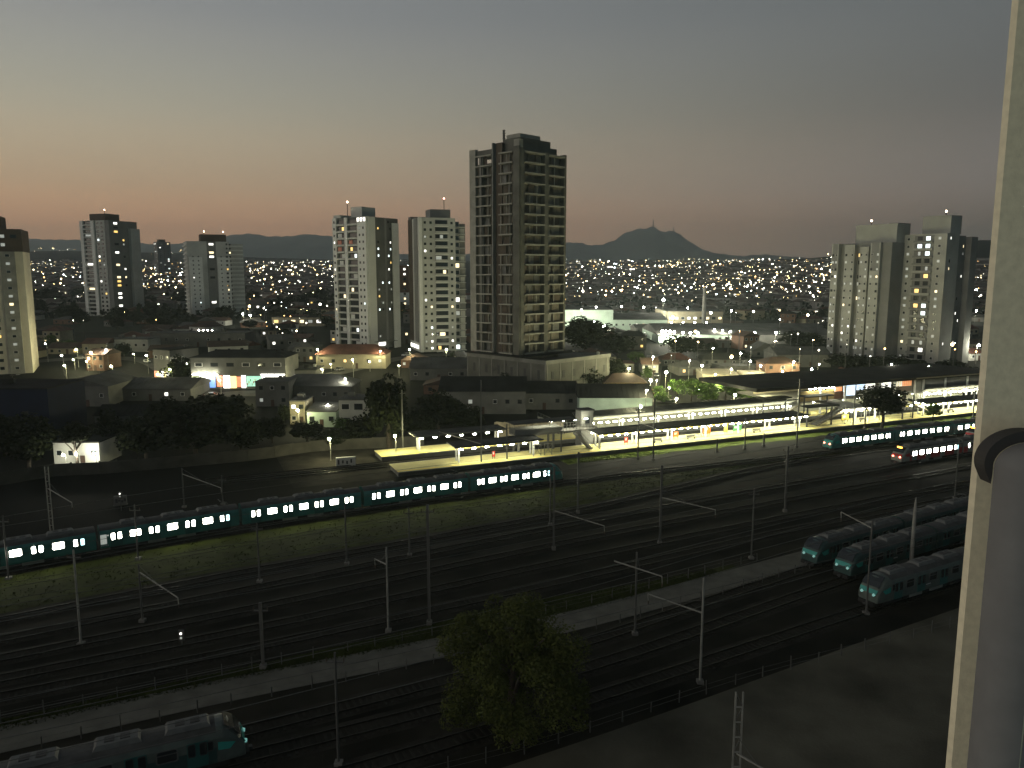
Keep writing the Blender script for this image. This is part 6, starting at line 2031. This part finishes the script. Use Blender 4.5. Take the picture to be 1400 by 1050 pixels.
# rounded grey post and its cast shadow, modelled as a dark arch
pd = wall_y - .16
kp = ppm(pd) * CP
pc = ATD(1405, 637, pd + .056)
rp, rz_ = 49 / kp, 35 / kp
root = thing('rounded_post', 'grey rounded-top post with its modelled dark arched shadow before the plaster wall', 'post', (pc.x, pd, 0))
pm = MB()
zc = pc.z
N, M = 28, 10
def prof_at(s_):
    pts = [(-rp * s_, 37.0)] + [(-rp * s_ * math.cos(math.pi * i / N), zc + rz_ * s_ * math.sin(math.pi * i / N)) for i in range(N + 1)] + [(rp * s_, 37.0)]
    y = .055 - .055 * math.sqrt(max(0, 1 - s_ * s_))
    return [(p[0], y, p[1]) for p in pts]
loops = [prof_at(math.cos(math.pi / 2 * k / M) if k < M else .02) for k in range(M + 1)]
npt = len(loops[0])
for lp in loops:
    pm.v += lp
for k in range(M):
    for i in range(npt - 1):
        a = k * npt + i
        pm.f.append((a, a + npt, a + npt + 1, a + 1)[::-1])
        pm.m.append(pm.mi('post_grey'))
build(pm, 'post', root, smooth=True)
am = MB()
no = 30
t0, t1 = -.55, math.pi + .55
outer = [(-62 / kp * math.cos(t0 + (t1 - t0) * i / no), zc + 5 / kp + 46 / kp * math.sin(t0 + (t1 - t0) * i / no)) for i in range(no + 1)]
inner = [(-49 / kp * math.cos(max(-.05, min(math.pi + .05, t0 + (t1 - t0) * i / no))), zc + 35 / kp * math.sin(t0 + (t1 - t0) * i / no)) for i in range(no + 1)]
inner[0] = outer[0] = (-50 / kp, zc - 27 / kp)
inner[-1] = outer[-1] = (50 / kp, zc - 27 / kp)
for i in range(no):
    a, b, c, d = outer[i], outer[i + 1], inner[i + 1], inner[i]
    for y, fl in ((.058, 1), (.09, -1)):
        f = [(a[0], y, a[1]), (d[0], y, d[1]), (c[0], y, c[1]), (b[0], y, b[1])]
        am.face(f if fl > 0 else f[::-1], 'tyre_and_shadow')
    am.face([(a[0], .058, a[1]), (b[0], .058, b[1]), (b[0], .09, b[1]), (a[0], .09, a[1])], 'tyre_and_shadow')
build(am, 'arched_shadow', root)
pbox('foot', root, -rp, rp, 0, .055, 0, 37.0, 'post_grey')

# ---------------------------------------------------------------- evening haze
hz = MB()
hz.box(-9900, 9900, -70, 10900, -6, 680, 'concrete')
ho = build(hz, 'haze')
hm = bpy.data.materials.new('haze')
hm.use_nodes = True
for n_ in list(hm.node_tree.nodes):
    hm.node_tree.nodes.remove(n_)
pv = hm.node_tree.nodes.new('ShaderNodeVolumePrincipled')
pv.inputs['Color'].default_value = (0.84, 1.0, 1.0, 1)
pv.inputs['Density'].default_value = 1.4e-4
pv.inputs['Anisotropy'].default_value = 0.45
mo = hm.node_tree.nodes.new('ShaderNodeOutputMaterial')
hm.node_tree.links.new(pv.outputs[0], mo.inputs['Volume'])
ho.data.materials.clear()
ho.data.materials.append(hm)
stuff(tag(ho, 'thin evening haze filling the whole valley', 'haze'))
